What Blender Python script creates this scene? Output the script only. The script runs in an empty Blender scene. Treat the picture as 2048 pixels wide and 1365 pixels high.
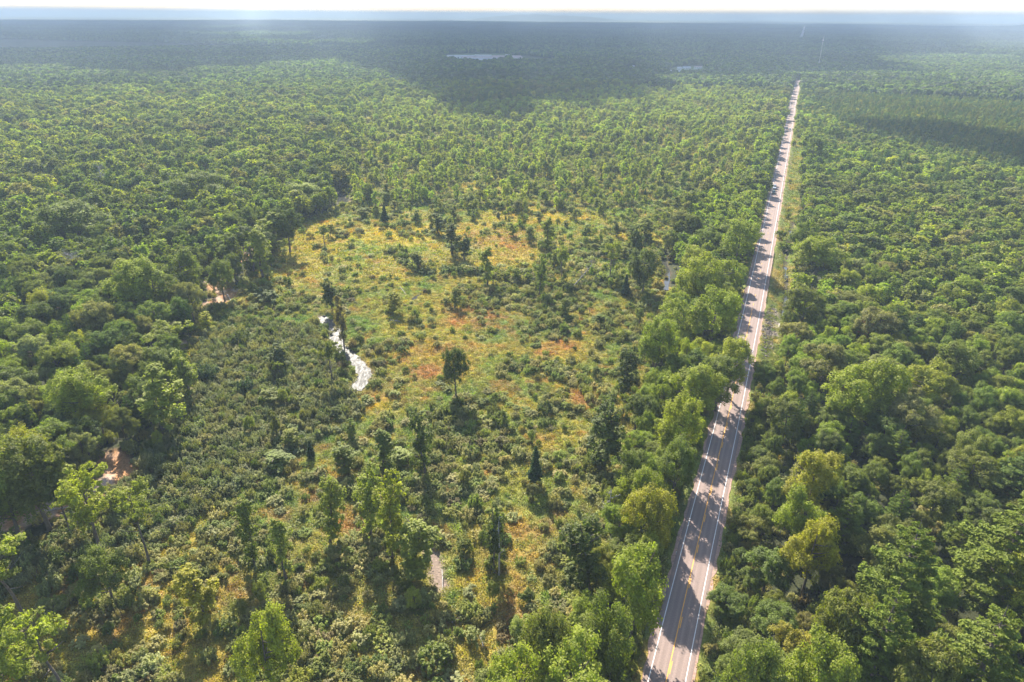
import bpy, math, random
import numpy as np
from math import sin, cos, tan, radians, pi, atan2, sqrt

sc = bpy.context.scene
C = sc.collection

# ------------------------------------------------------------------ camera
FPX, PITCH, ROLL, HC = 1365.0, radians(25.5), radians(0.4), 118.0
cam_d = bpy.data.cameras.new("camera")
cam_d.sensor_width = 36.0
cam_d.lens = 36.0 * FPX / 2048.0
cam_d.clip_start = 1.0
cam_d.clip_end = 200000.0
cam = bpy.data.objects.new("camera", cam_d)
C.objects.link(cam)
cam.location = (0, 0, HC)
from mathutils import Matrix
cam.rotation_euler = (Matrix.Rotation(pi / 2 - PITCH, 3, 'X') @ Matrix.Rotation(ROLL, 3, 'Z')).to_euler()
sc.camera = cam

# ------------------------------------------------------------------ light
SUN_EL, SUN_AZ = radians(36.0), radians(-15.0)        # azimuth measured clockwise from +Y
w = bpy.data.worlds.new("World"); sc.world = w; w.use_nodes = True
nt = w.node_tree
bg = nt.nodes["Background"]
sky = nt.nodes.new("ShaderNodeTexSky"); sky.sky_type = 'NISHITA'; sky.sun_disc = False
sky.sun_elevation = SUN_EL; sky.sun_rotation = SUN_AZ
sky.altitude = 300; sky.air_density = 1.0; sky.dust_density = 1.2; sky.ozone_density = 1.0
nt.links.new(sky.outputs[0], bg.inputs[0]); bg.inputs[1].default_value = 0.10
sd = bpy.data.lights.new("sun", 'SUN'); sd.energy = 4.9; sd.angle = radians(0.53); sd.color = (1.0, 0.93, 0.82)
sun = bpy.data.objects.new("sun", sd); C.objects.link(sun)
sdir = np.array([sin(SUN_AZ) * cos(SUN_EL), cos(SUN_AZ) * cos(SUN_EL), sin(SUN_EL)])   # towards the sun
from mathutils import Vector
sun.rotation_euler = Vector(sdir).to_track_quat('Z', 'Y').to_euler()
sun.location = (0, 0, 400)
sc.view_settings.view_transform = 'Standard'; sc.view_settings.look = 'None'
sc.view_settings.gamma = 1.0; sc.view_settings.exposure = 1.6
cy = sc.cycles
cy.max_bounces = 6; cy.diffuse_bounces = 3; cy.glossy_bounces = 2; cy.transmission_bounces = 4
cy.volume_bounces = 1; cy.transparent_max_bounces = 4
cy.caustics_reflective = False; cy.caustics_refractive = False
cy.use_denoising = True; cy.sample_clamp_indirect = 4.0

# ------------------------------------------------------------------ helpers
rng = np.random.default_rng(7)
random.seed(7)
ZM = -1.5            # wetland level; the road surface is z = 0
cp, sp_, cr, sr = cos(PITCH), sin(PITCH), cos(ROLL), sin(ROLL)

def ray(x, y):
    u = (x - 1024) / FPX; v = (682.5 - y) / FPX
    u2 = u * cr - v * sr; v2 = u * sr + v * cr
    return np.array([u2, cp + v2 * sp_, -sp_ + v2 * cp])

def ground(x, y, z=ZM):
    d = ray(x, y); t = (HC - z) / -d[2]
    return np.array([d[0] * t, d[1] * t])

def project(x, y, z=ZM):
    x = np.asarray(x, float); y = np.asarray(y, float); z = z - HC
    zc = y * cp - z * sp_
    v2 = y * sp_ + z * cp
    zc = np.where(zc < 1, 1, zc)
    u2 = x / zc; v2 = v2 / zc
    u = u2 * cr + v2 * sr; v = -u2 * sr + v2 * cr
    return 1024 + FPX * u, 682.5 - FPX * v

def top_height(gx, gy, ytop, z=ZM):
    lo, hi = 0.5, 150.0
    for _ in range(40):
        m = (lo + hi) / 2
        if project(gx, gy, z + m)[1] > ytop: lo = m
        else: hi = m
    return lo

AZR = radians(21.4)
D2 = np.array([sin(AZR), cos(AZR)]); N2 = np.array([cos(AZR), -sin(AZR)])
RP = [(1260, 1700), (1327, 1365), (1401.8, 1065), (1474.1, 765), (1521.4, 540), (1561.3, 340), (1580.7, 240), (1587.5, 200), (1598, 155)]
RW = [ground(a, b, 0.0) for a, b in RP]
RS = np.array([p @ D2 for p in RW]); RT = np.array([p @ N2 for p in RW])
tend = float(np.mean(RT[-3:]))
fp = [ground(1601.6, 78, 0), ground(1609.3, 54, 0)]
RS = np.concatenate([[-300], RS, [p @ D2 for p in fp], [12500, 90000]])
RT = np.concatenate([[RT[0]], RT, [p @ N2 for p in fp], [fp[1] @ N2 + 10, fp[1] @ N2 + 10]])
# smooth the centre line a little
_ss = np.concatenate([np.arange(-300, 2000, 20.0), np.arange(2000, 12500, 250.0), [90000.0]])
_tt = np.interp(_ss, RS, RT)
_m = _ss < 1500
k = np.ones(7) / 7
_ts = np.convolve(np.pad(_tt[_m], 3, mode='edge'), k, 'valid'); _tt[_m] = _ts

def st(x, y):
    s = x * D2[0] + y * D2[1]; t = x * N2[0] + y * N2[1] - np.interp(s, _ss, _tt)
    return s, t

def xy(s, t):
    t = t + np.interp(s, _ss, _tt)
    return s * D2[0] + t * N2[0], s * D2[1] + t * N2[1]

def hashn(ix, iy, seed):
    n = (ix.astype(np.int64) * 374761393 + iy.astype(np.int64) * 668265263 + seed * 974634777) & 0x7fffffff
    n = ((n ^ (n >> 13)) * 1274126177) & 0x7fffffff
    return ((n ^ (n >> 16)) & 0xffff) / 65535.0

def vnoise(x, y, sc_, seed=0):
    x = np.asarray(x, float) / sc_; y = np.asarray(y, float) / sc_
    ix = np.floor(x); iy = np.floor(y); fx = x - ix; fy = y - iy
    fx = fx * fx * (3 - 2 * fx); fy = fy * fy * (3 - 2 * fy)
    ix = ix.astype(np.int64); iy = iy.astype(np.int64)
    a = hashn(ix, iy, seed); b = hashn(ix + 1, iy, seed); c = hashn(ix, iy + 1, seed); d = hashn(ix + 1, iy + 1, seed)
    return (a * (1 - fx) + b * fx) * (1 - fy) + (c * (1 - fx) + d * fx) * fy

def fbm(x, y, sc_, seed=0, o=4):
    r = 0; a = 0.5; tot = 0
    for i in range(o):
        r = r + a * vnoise(x, y, sc_ / 2 ** i, seed + i * 17); tot += a; a *= 0.55
    return r / tot

def inpoly(px, py, poly):
    px = np.asarray(px, float); py = np.asarray(py, float)
    r = np.zeros(px.shape, bool); n = len(poly)
    for i in range(n):
        x1, y1 = poly[i]; x2, y2 = poly[(i + 1) % n]
        if y1 == y2: continue
        c = ((y1 > py) != (y2 > py)) & (px < (x2 - x1) * (py - y1) / (y2 - y1) + x1)
        r ^= c
    return r

def smooth(a, b, x):
    t = np.clip((x - a) / (b - a), 0, 1); return t * t * (3 - 2 * t)

def segdist(x, y, pts):
    d = np.full(np.shape(x), 1e9)
    for (x1, y1), (x2, y2) in zip(pts[:-1], pts[1:]):
        dx, dy = x2 - x1, y2 - y1
        t = np.clip(((x - x1) * dx + (y - y1) * dy) / (dx * dx + dy * dy + 1e-9), 0, 1)
        d = np.minimum(d, np.hypot(x - x1 - t * dx, y - y1 - t * dy))
    return d

# ------------------------------------------------------------------ materials
def mat(name):
    m = bpy.data.materials.new(name); m.use_nodes = True
    n = m.node_tree.nodes; n.clear()
    return m, n, m.node_tree.links

def simple(name, col, rough=0.7, metal=0.0, noise=0.12, scale=3.0, bump=0.0):
    m, n, l = mat(name)
    o = n.new("ShaderNodeOutputMaterial"); b = n.new("ShaderNodeBsdfPrincipled")
    b.inputs["Roughness"].default_value = rough; b.inputs["Metallic"].default_value = metal
    tc = n.new("ShaderNodeTexCoord"); t = n.new("ShaderNodeTexNoise"); t.inputs["Scale"].default_value = scale; t.inputs["Detail"].default_value = 6
    l.new(tc.outputs["Object"], t.inputs["Vector"])
    mr = n.new("ShaderNodeMapRange"); mr.inputs[1].default_value = 0.3; mr.inputs[2].default_value = 0.7
    mr.inputs[3].default_value = 1 - noise; mr.inputs[4].default_value = 1 + noise
    l.new(t.outputs[0], mr.inputs[0])
    v = n.new("ShaderNodeVectorMath"); v.operation = 'SCALE'; v.inputs[0].default_value = col[:3]
    l.new(mr.outputs[0], v.inputs[3]); l.new(v.outputs[0], b.inputs["Base Color"])
    if bump:
        bp = n.new("ShaderNodeBump"); bp.inputs["Strength"].default_value = bump; l.new(t.outputs[0], bp.inputs["Height"]); l.new(bp.outputs[0], b.inputs["Normal"])
    l.new(b.outputs[0], o.inputs[0])
    return m

def leaf_material(name, transl=0.38, gloss=0.05, rough=0.45):
    """foliage: colour comes from each plant's own 'tint', varied leaf by leaf"""
    m, n, l = mat(name)
    o = n.new("ShaderNodeOutputMaterial")
    at = n.new("ShaderNodeAttribute"); at.attribute_type = 'INSTANCER'; at.attribute_name = "tint"
    sh = n.new("ShaderNodeAttribute"); sh.attribute_type = 'GEOMETRY'; sh.attribute_name = "shade"
    geo = n.new("ShaderNodeNewGeometry")
    nz = n.new("ShaderNodeTexNoise"); nz.inputs["Scale"].default_value = 0.45; nz.inputs["Detail"].default_value = 3
    l.new(geo.outputs["Position"], nz.inputs["Vector"])
    mr = n.new("ShaderNodeMapRange"); mr.inputs[1].default_value = 0.3; mr.inputs[2].default_value = 0.7
    mr.inputs[3].default_value = 0.82; mr.inputs[4].default_value = 1.2
    l.new(nz.outputs[0], mr.inputs[0])
    mu = n.new("ShaderNodeMath"); mu.operation = 'MULTIPLY'; l.new(mr.outputs[0], mu.inputs[0]); l.new(sh.outputs["Fac"], mu.inputs[1])
    v = n.new("ShaderNodeVectorMath"); v.operation = 'SCALE'; l.new(at.outputs["Color"], v.inputs[0]); l.new(mu.outputs[0], v.inputs[3])
    d = n.new("ShaderNodeBsdfDiffuse"); l.new(v.outputs[0], d.inputs[0])
    tr = n.new("ShaderNodeBsdfTranslucent")
    tm = n.new("ShaderNodeVectorMath"); tm.operation = 'MULTIPLY'; tm.inputs[1].default_value = (1.3, 1.5, 0.6)
    l.new(v.outputs[0], tm.inputs[0]); l.new(tm.outputs[0], tr.inputs[0])
    mx = n.new("ShaderNodeMixShader"); mx.inputs[0].default_value = transl; l.new(d.outputs[0], mx.inputs[1]); l.new(tr.outputs[0], mx.inputs[2])
    g = n.new("ShaderNodeBsdfGlossy"); g.inputs["Roughness"].default_value = rough; g.inputs[0].default_value = (0.9, 0.95, 0.85, 1)
    m2 = n.new("ShaderNodeMixShader"); m2.inputs[0].default_value = gloss; l.new(mx.outputs[0], m2.inputs[1]); l.new(g.outputs[0], m2.inputs[2])
    l.new(m2.outputs[0], o.inputs[0])
    return m

M_LEAF = leaf_material("foliage", 0.48, 0.022, 0.6)
M_NEED = leaf_material("needles", 0.3, 0.015, 0.6)
M_GRASS = leaf_material("sedge", 0.35, 0.03, 0.5)
M_BARK = simple("bark", (0.12, 0.095, 0.075), 0.9, noise=0.35, scale=2.5)
M_DEAD = simple("dead_wood", (0.34, 0.31, 0.28), 0.85, noise=0.3, scale=2.0)
MATS = {"leaf": M_LEAF, "need": M_NEED, "grass": M_GRASS, "bark": M_BARK, "dead": M_DEAD}

# ------------------------------------------------------------------ mesh building
def quads_mesh(name, V, Q, mats, mi=None, shade=None, smoothf=False):
    me = bpy.data.meshes.new(name)
    V = np.ascontiguousarray(V, np.float32); Q = np.ascontiguousarray(Q, np.int32)
    me.vertices.add(len(V)); me.vertices.foreach_set("co", V.ravel())
    me.loops.add(Q.size); me.loops.foreach_set("vertex_index", Q.ravel())
    me.polygons.add(len(Q)); me.polygons.foreach_set("loop_start", np.arange(len(Q), dtype=np.int32) * 4)
    if mi is not None: me.polygons.foreach_set("material_index", np.ascontiguousarray(mi, np.int32))
    me.polygons.foreach_set("use_smooth", np.full(len(Q), smoothf))
    for m in mats: me.materials.append(m)
    if shade is not None:
        a = me.attributes.new("shade", 'FLOAT', 'FACE'); a.data.foreach_set("value", np.ascontiguousarray(shade, np.float32))
    me.update(calc_edges=True)
    return me

def unit(v): return v / (np.linalg.norm(v, axis=-1, keepdims=True) + 1e-9)

def leafquads(P, Nn, S, r, aspect=1.5):
    n = len(P)
    a = unit(np.cross(Nn, r.normal(size=(n, 3)))); b = unit(np.cross(Nn, a))
    S = np.asarray(S).reshape(-1, 1)
    a = a * S * 0.5 * aspect; b = b * S * 0.5
    fold = unit(Nn) * S * 0.18
    V = np.stack([P - a, P - b + fold, P + a, P + b + fold], 1).reshape(-1, 3)
    return V, np.arange(4 * n).reshape(n, 4)

def tube(pts, rad, sides=6):
    pts = np.array(pts, float); n = len(pts)
    V = []
    for i in range(n):
        d = pts[min(i + 1, n - 1)] - pts[max(i - 1, 0)]; d = d / (np.linalg.norm(d) + 1e-9)
        up = np.array([1, 0, 0]) if abs(d[2]) > 0.6 else np.array([0, 0, 1])
        a = np.cross(d, up); a /= np.linalg.norm(a); b = np.cross(d, a)
        for k in range(sides):
            th = 2 * pi * k / sides
            V.append(pts[i] + rad[i] * (cos(th) * a + sin(th) * b))
    Q = []
    for i in range(n - 1):
        for k in range(sides):
            Q.append((i * sides + k, i * sides + (k + 1) % sides, (i + 1) * sides + (k + 1) % sides, (i + 1) * sides + k))
    return np.array(V), np.array(Q)

def joinq(parts):
    V = []; Q = []; o = 0
    for v, q in parts:
        V.append(v); Q.append(q + o); o += len(v)
    return np.concatenate(V), np.concatenate(Q)

def lobes_to_leaves(L, per, r, leaf, up=0.35, spiky=0.0, clumps=9):
    """L: list of (centre, radius xy, radius z). clumped leaves over each lobe"""
    P = []; Nn = []; S = []; SH = []
    for c, rx, rz in L:
        n = max(6, int(per * rx * rx))
        k = max(3, int(clumps))
        d = unit(r.normal(size=(k, 3)) + [0, 0, up])
        cs = d * r.uniform(0.62, 1.0, (k, 1)) * [rx, rx, rz]
        csh = r.uniform(0.82, 1.18, k)
        j = r.integers(0, k, n)
        q = r.normal(size=(n, 3)); q = unit(q) * (r.uniform(0, 1, (n, 1)) ** 0.45) * np.array([rx, rx, rz]) * 0.42
        p = cs[j] + q
        if spiky: p[:, 2] += spiky * rz * r.uniform(0, 1, n) ** 3
        nn = unit(unit(p / [rx, rx, rz]) * 0.75 + unit(q) * 0.35 + r.normal(size=(n, 3)) * 0.42 + [0, 0, 0.45])
        P.append(p + c); Nn.append(nn); S.append(leaf * r.uniform(0.6, 1.35, n)); SH.append(csh[j] * r.uniform(0.78, 1.22, n))
    return np.concatenate(P), np.concatenate(Nn), np.concatenate(S), np.concatenate(SH)

def limbs(H, th, r, R, n=6, h0=0.35, lean=0.0, rb=None):
    rb = rb or 0.02 * H
    pts = [(0, 0, -0.6)]
    for i in range(1, 6):
        f = i / 5; pts.append((lean * f * H + r.normal() * 0.012 * H, r.normal() * 0.012 * H, f * th))
    parts = [tube(pts, [rb * 1.25] + [rb * (1 - 0.8 * i / 5) for i in range(1, 6)], 7)]
    for i in range(n):
        f = r.uniform(h0, 0.92); a = r.uniform(0, 2 * pi)
        b = np.array(pts[0]) * 0 + np.array([lean * f * H, 0, f * th])
        ln = R * r.uniform(0.5, 0.85); e = b + np.array([cos(a) * ln, sin(a) * ln, ln * r.uniform(0.3, 0.9)])
        m = (b + e) / 2 + [0, 0, -0.05 * ln]
        parts.append(tube([b, m, e], [rb * 0.42, rb * 0.28, rb * 0.08], 4))
    return joinq(parts)

def broadleaf(seed, H, R, style, dens):
    r = np.random.default_rng(seed)
    L = []
    if style == 'maple':
        n = 24; zc = 0.6 * H; rz = 0.42 * H
        for i in range(n):
            d = unit(r.normal(size=3) + [0, 0, 0.25]); f = r.uniform(0.45, 0.78)
            c = np.array([0, 0, zc]) + d * f * [R, R, rz]
            q = R * r.uniform(0.24, 0.36); L.append((c, q, q * r.uniform(1.1, 1.6)))
        P, N_, S, SH = lobes_to_leaves(L, 62 * dens, r, 0.42 / sqrt(dens) ** 0.9, 0.5, 0.35, 12)
    elif style == 'oak':
        n = 26; zc = 0.6 * H; rz = 0.36 * H
        for i in range(n):
            d = unit(r.normal(size=3) + [0, 0, 0.45]); f = r.uniform(0.55, 0.8)
            c = np.array([0, 0, zc]) + d * f * [R, R, rz]
            q = R * r.uniform(0.22, 0.34); L.append((c, q, q * r.uniform(0.7, 0.95)))
        P, N_, S, SH = lobes_to_leaves(L, 70 * dens, r, 0.40 / sqrt(dens) ** 0.9, 0.4, 0.0, 14)
    elif style == 'slender':
        n = 26
        for i in range(n):
            f = 0.12 + 0.88 * r.uniform(0, 1) ** 0.8; a = r.uniform(0, 2 * pi); q = R * r.uniform(0.28, 0.6) * (0.72 + 0.38 * sin(pi * min(1, f * 1.05)))
            o = R * (0.3 + 0.6 * sin(pi * f * 0.85)) * r.uniform(0.1, 0.9)
            L.append((np.array([cos(a) * o, sin(a) * o, f * H * 0.97]), q, q * r.uniform(1.0, 1.8)))
        P, N_, S, SH = lobes_to_leaves(L, 90 * dens, r, 0.36 / sqrt(dens) ** 0.9, 0.4, 0.3, 6)
    elif style == 'crowned':        # tall bare trunk with a wide uneven top
        n = 15
        for i in range(n):
            a = r.uniform(0, 2 * pi); o = R * r.uniform(0.1, 0.8); q = R * r.uniform(0.25, 0.42)
            L.append((np.array([cos(a) * o, sin(a) * o, H * r.uniform(0.62, 0.95)]), q, q * r.uniform(0.6, 1.0)))
        P, N_, S, SH = lobes_to_leaves(L, 70 * dens, r, 0.38 / sqrt(dens) ** 0.9, 0.4, 0.1, 7)
    elif style == 'shrub':
        n = 30
        for i in range(n):
            a = r.uniform(0, 2 * pi); o = R * sqrt(r.uniform(0, 1)) * 0.9; q = R * r.uniform(0.14, 0.27)
            L.append((np.array([cos(a) * o, sin(a) * o, H * r.uniform(0.3, 0.85) * (1.1 - 0.45 * o / R)]), q, q * r.uniform(1.2, 2.6)))
        P, N_, S, SH = lobes_to_leaves(L, 280 * dens, r, 0.24 / sqrt(dens) ** 0.9, 0.6, 0.9, 5)
    return P, N_, S, SH

def conifer(seed, H, R, dens, style='pine'):
    r = np.random.default_rng(seed)
    P = []; Nn = []; S = []; SH = []; br = []
    nl = 13 if style == 'pine' else 20
    for i in range(nl):
        f = 0.16 + 0.84 * i / nl
        z = f * H * 0.97
        Lb = R * (1.05 - f) ** (0.75 if style == 'pine' else 0.95) * 1.15 * r.uniform(0.85, 1.1)
        nb = 6 if style == 'pine' else 8
        a0 = r.uniform(0, 6.28)
        for b in range(nb):
            a = a0 + 2 * pi * b / nb + r.normal() * 0.22; ln = Lb * r.uniform(0.65, 1.15)
            rise = (0.22 if style == 'pine' else -0.18)
            n = max(4, int(34 * ln * dens)); 
            t = r.uniform(0.22, 1, n) ** 0.75
            wd = (0.32 if style == 'pine' else 0.24) * ln * (1.15 - t * 0.7)
            side = r.uniform(-1, 1, n) * wd
            p = np.stack([cos(a) * t * ln - sin(a) * side, sin(a) * t * ln + cos(a) * side, z + rise * ln * t ** 1.6 + r.uniform(-0.02, 0.09, n) * ln], 1)
            P.append(p); Nn.append(unit(np.array([cos(a) * 0.2, sin(a) * 0.2, 1.0]) + r.normal(size=(n, 3)) * 0.35))
            S.append(r.uniform(0.2, 0.42, n) / sqrt(dens)); SH.append(r.uniform(0.75, 1.25, n) * (0.85 + 0.3 * t))
            br.append(tube([(0, 0, z), (cos(a) * ln * 0.8, sin(a) * ln * 0.8, z + rise * ln * 0.6)], [0.05, 0.015], 3))
    return np.concatenate(P), np.concatenate(Nn), np.concatenate(S), np.concatenate(SH), br

PROTO = {}       # kind -> list of dicts(crown, trunk, both, H, R)
def add_proto(kind, seed, H, R, style, dens, lod, lean=0.0, want_parts=True):
    r = np.random.default_rng(seed + 999)
    need = style in ('pine', 'spruce')
    if need:
        P, N_, S, SH, br = conifer(seed, H, R, dens, style)
        cv, cq = leafquads(P, N_, S, r, 2.0)
        tv, tq = joinq([tube([(0, 0, -0.5), (0.1, 0, H * 0.5), (0, 0, H * 0.98)], [0.021 * H, 0.013 * H, 0.02], 7)] + (br if lod == 0 else []))
        lm = M_NEED
    else:
        P, N_, S, SH = broadleaf(seed, H, R, style, dens)
        if lean: P[:, 0] += lean * P[:, 2]
        cv, cq = leafquads(P, N_, S, r)
        if style == 'shrub':
            tv, tq = joinq([tube([(0, 0, -0.3), (cos(a) * 0.3 * R, sin(a) * 0.3 * R, H * 0.4), (cos(a) * 0.5 * R, sin(a) * 0.5 * R, H * 0.7)], [0.06, 0.04, 0.02], 3) for a in np.arange(0, 6.2, 1.25)])
        else:
            tv, tq = limbs(H, H * (0.8 if style in ('maple', 'oak') else 0.93), r, R, 8 if lod == 0 else 2, 0.3, lean, 0.016 * H if style in ('slender', 'crowned') else None)
        lm = M_LEAF
    V, Q = joinq([(cv, cq), (tv, tq)])
    e = dict(H=H, R=R, style=style)
    nm = f"{kind}_{lod}_{len(PROTO.get((kind, lod), [])):02d}"
    e['both'] = quads_mesh(nm, V, Q, [lm, M_BARK], np.r_[np.zeros(len(cq)), np.ones(len(tq))], np.r_[SH, np.ones(len(tq))])
    if lod == 0 and want_parts:
        e['crown'] = quads_mesh(nm + "_crown", cv, cq, [lm], None, SH)
        e['trunk'] = quads_mesh(nm + "_trunk", tv, tq, [M_BARK], None, None, True)
    PROTO.setdefault((kind, lod), []).append(e)

for i in range(5): add_proto('maple', 10 + i, 14, 4.6, 'maple', 4.6, 0)
for i in range(5): add_proto('oak', 30 + i, 14, 5.4, 'oak', 4.0, 0)
for i in range(5): add_proto('slender', 50 + i, 13, 2.1, 'slender', 2.4, 0, lean=[0, .05, -.06, .12, -.02][i])
for i in range(4): add_proto('crowned', 60 + i, 14, 3.4, 'crowned', 3.2, 0, lean=[0, .1, -.12, .05][i])
for i in range(3): add_proto('pine', 70 + i, 18, 5.4, 'pine', 2.2, 0)
for i in range(2): add_proto('spruce', 80 + i, 10, 2.0, 'spruce', 1.6, 0)
for i in range(7): add_proto('shrub', 90 + i, [2.4, 1.7, 3.0, 2.1, 1.5, 2.6, 3.4][i], [1.6, 1.5, 1.5, 1.9, 1.2, 1.3, 2.1][i], 'shrub', 1.6, 0)
for i in range(4): add_proto('maple', 110 + i, 14, 4.6, 'maple', 0.22, 1)
for i in range(4): add_proto('oak', 130 + i, 14, 5.4, 'oak', 0.22, 1)
for i in range(4): add_proto('slender', 150 + i, 13, 2.1, 'slender', 0.25, 1)
for i in range(2): add_proto('crowned', 160 + i, 14, 3.4, 'crowned', 0.25, 1)
for i in range(2): add_proto('pine', 170 + i, 18, 5.0, 'pine', 0.25, 1)
for i in range(2): add_proto('spruce', 180 + i, 10, 2.0, 'spruce', 0.3, 1)
for i in range(4): add_proto('shrub', 190 + i, 2.6, 1.8, 'shrub', 0.3, 1)

# ------------------------------------------------------------------ object helpers
def tag(o, label=None, cat=None, group=None, kind=None):
    if label: o["label"] = label
    if cat: o["category"] = cat
    if group: o["group"] = group
    if kind: o["kind"] = kind
    return o

def link(name, me, parent=None):
    o = bpy.data.objects.new(name, me); C.objects.link(o)
    if parent is not None: o.parent = parent
    return o

def empty(name, loc, rz=0.0):
    o = bpy.data.objects.new(name, None); C.objects.link(o); o.location = loc; o.rotation_euler = (0, 0, rz)
    o.empty_display_size = 0.5
    return o

def pymesh(name, V, F, m, smoothf=False):
    me = bpy.data.meshes.new(name); me.from_pydata([tuple(map(float, v)) for v in V], [], [tuple(map(int, f)) for f in F]); me.update()
    for x in (m if isinstance(m, (list, tuple)) else [m]): me.materials.append(x)
    if smoothf: me.polygons.foreach_set("use_smooth", [True] * len(me.polygons))
    return me

class MB:
    def __init__(s): s.V = []; s.F = []
    def add(s, V, F):
        o = len(s.V); s.V += [tuple(v) for v in V]; s.F += [tuple(i + o for i in f) for f in F]; return s
    def box(s, x0, x1, y0, y1, z0, z1):
        V = [(x0, y0, z0), (x1, y0, z0), (x1, y1, z0), (x0, y1, z0), (x0, y0, z1), (x1, y0, z1), (x1, y1, z1), (x0, y1, z1)]
        return s.add(V, [(0, 3, 2, 1), (4, 5, 6, 7), (0, 1, 5, 4), (1, 2, 6, 5), (2, 3, 7, 6), (3, 0, 4, 7)])
    def tube(s, pts, rad, sides=6):
        v, q = tube(pts, rad if hasattr(rad, '__len__') else [rad] * len(pts), sides)
        n = len(pts)
        s.add(v, [tuple(x) for x in q] + [tuple(range(sides))[::-1], tuple(range((n - 1) * sides, n * sides))]); return s
    def prism(s, prof, y0, y1):         # profile in xz, extruded along y
        n = len(prof)
        V = [(a, y0, b) for a, b in prof] + [(a, y1, b) for a, b in prof]
        F = [tuple(range(n))[::-1], tuple(range(n, 2 * n))] + [(i, (i + 1) % n, n + (i + 1) % n, n + i) for i in range(n)]
        return s.add(V, F)
    def make(s, name, m, parent=None, bevel=0.0):
        o = link(name, pymesh(name, s.V, s.F, m), parent)
        if bevel:
            b = o.modifiers.new("bevel", 'BEVEL'); b.width = bevel; b.segments = 2
        return o

# ------------------------------------------------------------------ layout: water, wetland, clearings (ground points)
def G(pts, z=ZM): return [tuple(ground(a, b, z)) for a, b in pts]

WET = [(-900, 1500), (-300, 1190), (0, 1100), (90, 1075), (200, 1010), (262, 965), (285, 880), (335, 800), (365, 730), (392, 660), (398, 612),
       (470, 575), (545, 505), (592, 452), (650, 428), (705, 398), (700, 350), (720, 300), (690, 250), (720, 205), (1000, 212), (1250, 180), (1480, 170), (1535, 180),
       (1535, 260), (1505, 330), (1475, 370), (1420, 400), (1380, 430), (1345, 470), (1318, 520), (1352, 600), (1335, 665), (1300, 725), (1282, 800),
       (1258, 870), (1248, 960), (1225, 1020), (1215, 1090), (1195, 1150), (1200, 1230), (1120, 1330), (1010, 1400), (960, 1470), (900, 1800), (-900, 1800)]
THICK = [(250, 960), (300, 880), (360, 760), (420, 665), (500, 640), (620, 655), (660, 720), (690, 780), (760, 820), (700, 870), (600, 920), (520, 960), (430, 1010), (380, 1060), (260, 1120), (100, 1170), (-300, 1300), (-300, 1190), (100, 1080)]
OPEN = [(590, 460), (700, 420), (860, 400), (1000, 420), (1230, 420), (1290, 460), (1250, 500), (1100, 520), (1020, 540), (880, 560), (960, 610), (1050, 640), (1180, 660), (1250, 700),
        (1180, 760), (1060, 790), (900, 800), (820, 830), (770, 900), (690, 980), (560, 1040), (510, 985), (620, 890), (735, 825), (760, 780), (700, 690), (640, 610), (560, 560)]
STREAMS = [   # pixel centre line, half width m, kind
    (G([(640, 634), (658, 645), (670, 662), (674, 686), (697, 708), (714, 726), (731, 746), (726, 761), (712, 776)]), 2.6, 'water'),
    (G([(676, 384), (680, 396), (692, 408)]), 3.6, 'water'),
    (G([(1326, 520), (1337, 545), (1331, 582)]), 1.25, 'water'),
    (G([(545, 462), (500, 500), (452, 535), (428, 560), (440, 580), (468, 586), (440, 602), (412, 612)]), 2.6, 'mud'),
    (G([(360, 690), (332, 706), (318, 726), (290, 742)]), 2.4, 'mud'),
    (G([(222, 918), (250, 950), (190, 985), (120, 1015), (60, 1030), (-20, 1060), (-300, 1150)]), 2.5, 'sand'),
    (G([(845, 1085), (866, 1110), (872, 1140), (884, 1170)]), 1.7, 'silt'),
    (G([(826, 598), (838, 590)]), 1.2, 'water'),
    (G([(815, 538), (832, 543)]), 1.0, 'water'),
    (G([(890, 490), (905, 497)]), 1.0, 'water'),
]
def stream_fields(x, y):
    dw = np.full(np.shape(x), 1e9); dm = dw.copy(); ds = dw.copy()
    for pts, hw, kd in STREAMS:
        wob = 1 + 0.2 * (vnoise(x, y, 4.0, 5) - 0.5)
        d = segdist(x, y, pts) / (hw * wob)
        if kd == 'water': dw = np.minimum(dw, d)
        elif kd in ('mud', 'sand'): dm = np.minimum(dm, d)
        else: ds = np.minimum(ds, d)
    return dw, dm, ds

DITCH = [xy(s, 12.6 + 1.2 * sin(s / 23)) for s in (300, 325, 350, 375, 400, 430, 470)]
DITCH = [(float(a), float(b)) for a, b in DITCH]
RIP = xy(288.0, 9.5)

CLEAR = []      # (x, y, radius along view, across)
def clearing(pxl): CLEAR.append([tuple(p) for p in pxl])
clearing([(868, 118), (900, 108), (1012, 108), (1012, 125), (985, 130), (960, 133), (935, 128), (910, 127)])
clearing([(1018, 115), (1050, 112), (1095, 118), (1092, 131), (1024, 129)])
clearing([(1248, 134), (1275, 132), (1276, 145), (1248, 146)])
clearing([(1332, 143), (1345, 135), (1408, 132), (1410, 150), (1380, 154), (1356, 157), (1338, 156)])
clearing([(1940, 372), (2048, 382), (2200, 400), (2200, 425), (2048, 400), (1960, 388)])
clearing([(1093, 121), (1096, 116), (1112, 116), (1112, 127), (1093, 131)])
TOWER_XY = ground(1636, 137, ZM)

def clear_mask(px, py):
    m = np.zeros(np.shape(px), bool)
    for c in CLEAR: m |= inpoly(px, py, c)
    return m

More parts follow.
